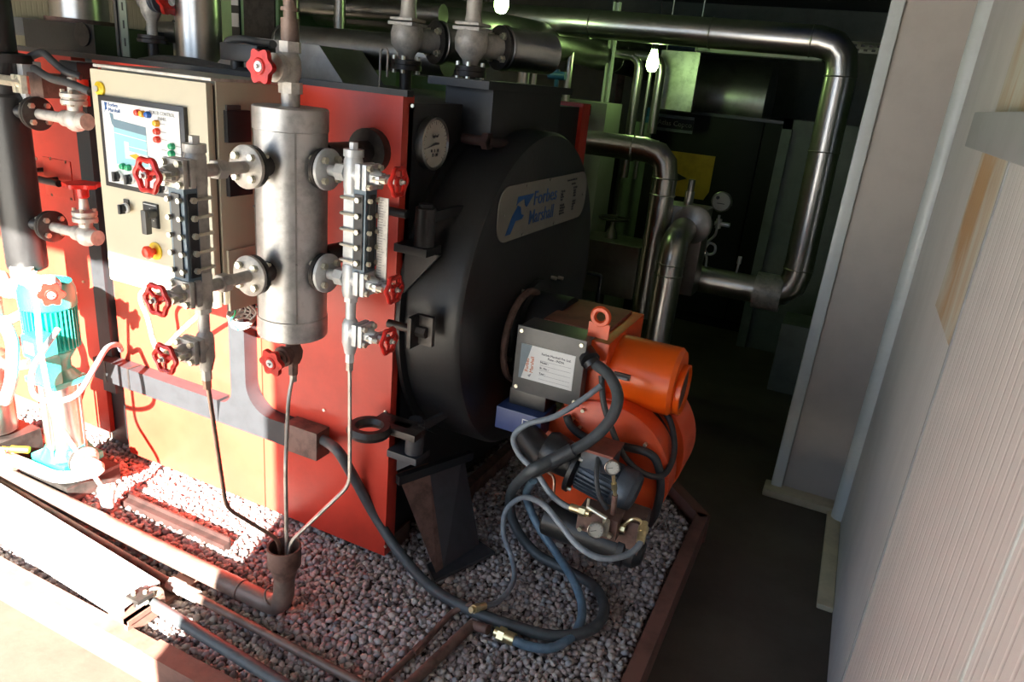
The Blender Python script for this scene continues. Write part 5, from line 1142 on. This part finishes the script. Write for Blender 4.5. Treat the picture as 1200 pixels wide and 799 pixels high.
# standpipe with elbow in the aisle
sx = U(782, 345, 'y', 3.55).x; sp = [(sx, 3.55, 0.0), (sx, 3.55, 1.0), (sx+.01, 4.0, 1.02)]
pipe([(sx, 3.5, 0), (sx, 3.5, .93), (sx-.02, 3.8, .95)], .066, 'steel', 'stout vertical steel pipe standing behind the orange burner', bend=.09, seams=((0, .82), (0, .88), (0, .4)), k=3)
a, b = U(785, 245, 'y', 3.75), U(827, 250, 'y', 3.75)
it = thing('insulated_box', 'tall stainless insulation box with arched front behind the standpipe', 'insulation box', ((a.x+b.x)/2, 3.9, .6)); MB().box((a.x-.05, 3.78, .6), (b.x, 3.96, a.z+.02), bev=.012).build('shell', 'steel_dull', it)
MB().lathe([(.10, 0), (.10, .02), (.085, .03)], frame((sx+.02, 3.78, .98), -Y), 32).build('arched_cap', 'steel_dull', it)
q = U(808, 230, 'y', 3.87); MB().cyl((q.x, 3.87, a.z), (q.x, 3.87, a.z+.09), .024).build('top_nipple', 'steel', it); mb = MB().cyl((q.x, 3.87, a.z+.09), (q.x, 3.87, a.z+.15), .018); mb.build('top_plug', 'steel_dull', it)
# gauge on syphon
g = U(846, 236, 'y', 4.0); t = thing('steam_gauge', 'round white dial on pigtail syphon above the low steel pipe', 'gauge', (g.x, 4.0, zA+.06)); g = Vector((g.x, 3.98, g.z))
MB().lathe([(.052, -.03), (.054, 0), (.048, .006), (.046, .002)], frame(g, Vector((-.1, -1, .1))), 32).build('case', 'steel_dull', t); MB().lathe([(.047, .0025), (.0005, .003)], frame(g, Vector((-.1, -1, .1))), 32, close=False).build('dial_face', 'dial_white', t)
pts = [U(px, py, 'y', 3.99) for px, py in [(843, 252), (841, 262), (838, 275), (829, 284), (826, 292), (830, 298), (837, 296), (838, 288), (831, 285), (826, 293), (828, 302), (827, 312)]]
mb = MB(); mb.tube(pts, .007, 10); q = U(842, 262, 'y', 3.99); mb.cyl(q-X*.02, q+X*.06, .012); mb.cyl(q-Z*.025, q+Z*.025, .016, n=8); mb.build('syphon_and_cock', 'silver_paint', t)
mb = MB(); g2 = MB(); g2.cyl(g+Vector((-.02, -.006, .02)), g+Vector((-.02, -.012, .02)), .009); g2.box((g.x-.02, g.y-.012, g.z-.01), (g.x+.02, g.y-.007, g.z-.007)); g2.build('dial_marks', 'ink', t); mb.bm.free()
q = U(863, 318, 'y', 4.0); mb = MB(); mb.cyl((q.x, 4.0, zA+.06), (q.x+.003, 4.0, zA+.12), .006); mb.cyl((q.x+.003, 4.0, zA+.12), (q.x+.004, 4.0, zA+.16), .011); tag(mb.build('thermometer_pocket', 'silver_paint'), 'short upright thermometer stub on the low steel pipe', 'thermometer')
# insulated valve box with handwheel
a, b = U(692, 282, 'y', 4.1), U(742, 340, 'y', 4.1); vx = thing('insulated_valve_box', 'grey sheet metal valve box with dark handwheel, beside the boiler door', 'valve', (a.x, 4.1, .4))
MB().box((a.x-.15, 4.1, .42), (b.x, 4.4, a.z+.01), bev=.008).build('box', 'steel_dull', vx); q = U(718, 262, 'y', 4.25); zt2 = a.z+.01
MB().lathe([(.04, 0), (.035, .03), (.02, .06), (.012, .08), (.012, .12)], Matrix.Translation((q.x, 4.25, zt2)), 20).build('bonnet', 'steel_dull', vx)
mb = MB(); mb.torus((q.x, 4.25, zt2+.12), Z, .085, .008)
for k in range(4): aa = k*math.pi/2; mb.cyl((q.x, 4.25, zt2+.12), (q.x+.085*math.cos(aa), 4.25+.085*math.sin(aa), zt2+.12), .006, n=8)
mb.build('handwheel', 'dark_iron', vx)
pipe([(a.x, 4.25, .60), (-.98, 4.25, .60)], .05, 'steel', 'low horizontal pipe between valve box and standpipe')
for k, px in enumerate((712, 752)):
    p = U(px, 250, 'y', 4.9); tag(MB().box((p.x-.03, 4.9, 0), (p.x+.03, 4.95, 1.3)).build('dark_post', 'black_paint'), 'dark post behind the valve box, '+('left one' if k == 0 else 'right one beside the yellow panel'), 'post')
a = U(722, 250, 'y', 5.0); b = U(748, 250, 'y', 5.0); tag(MB().box((a.x, 5.0, 0), (b.x, 5.02, 1.4)).build('green_board', 'pale_green'), 'pale green upright board between the dark posts', 'board')

# ------------------------------------------------------------------ repeats carry a group
GN = {'level_gauge': 'level gauges on the water level bottle', 'gauge_drain_valve': 'drain valves below the level gauges', 'safety_valve': 'safety valves on the boiler top', 'branch_valve': 'branch valves on the black chamber',
      'light_bulb': 'bare bulbs under the ceiling', 'drain_tube': 'drain tubes running to the funnel', 'small_gauge': 'small gauges on the burner oil pump', 'hose': 'hoses around the burner', 'feed_pump': 'feed pumps left of the boiler',
      'dark_post': 'dark posts behind the valve box', 'vertical_pipe': 'thin vertical pipes in the back room', 'oil_pipe': 'oil pipes on the gravel', 'steel_pipe': 'clad steel pipes', 'cable': 'black cables', 'blue_valve': 'small blue valves', 'clamp_rod': 'black rods beside the chamber'}
from collections import defaultdict
by = defaultdict(list)
for o in sc.objects:
    if o.parent is None and 'label' in o.keys(): by[o.name.split('.')[0]].append(o)
for k, l in by.items():
    if len(l) > 1 and k in GN:
        for o in l: o['group'] = GN[k]
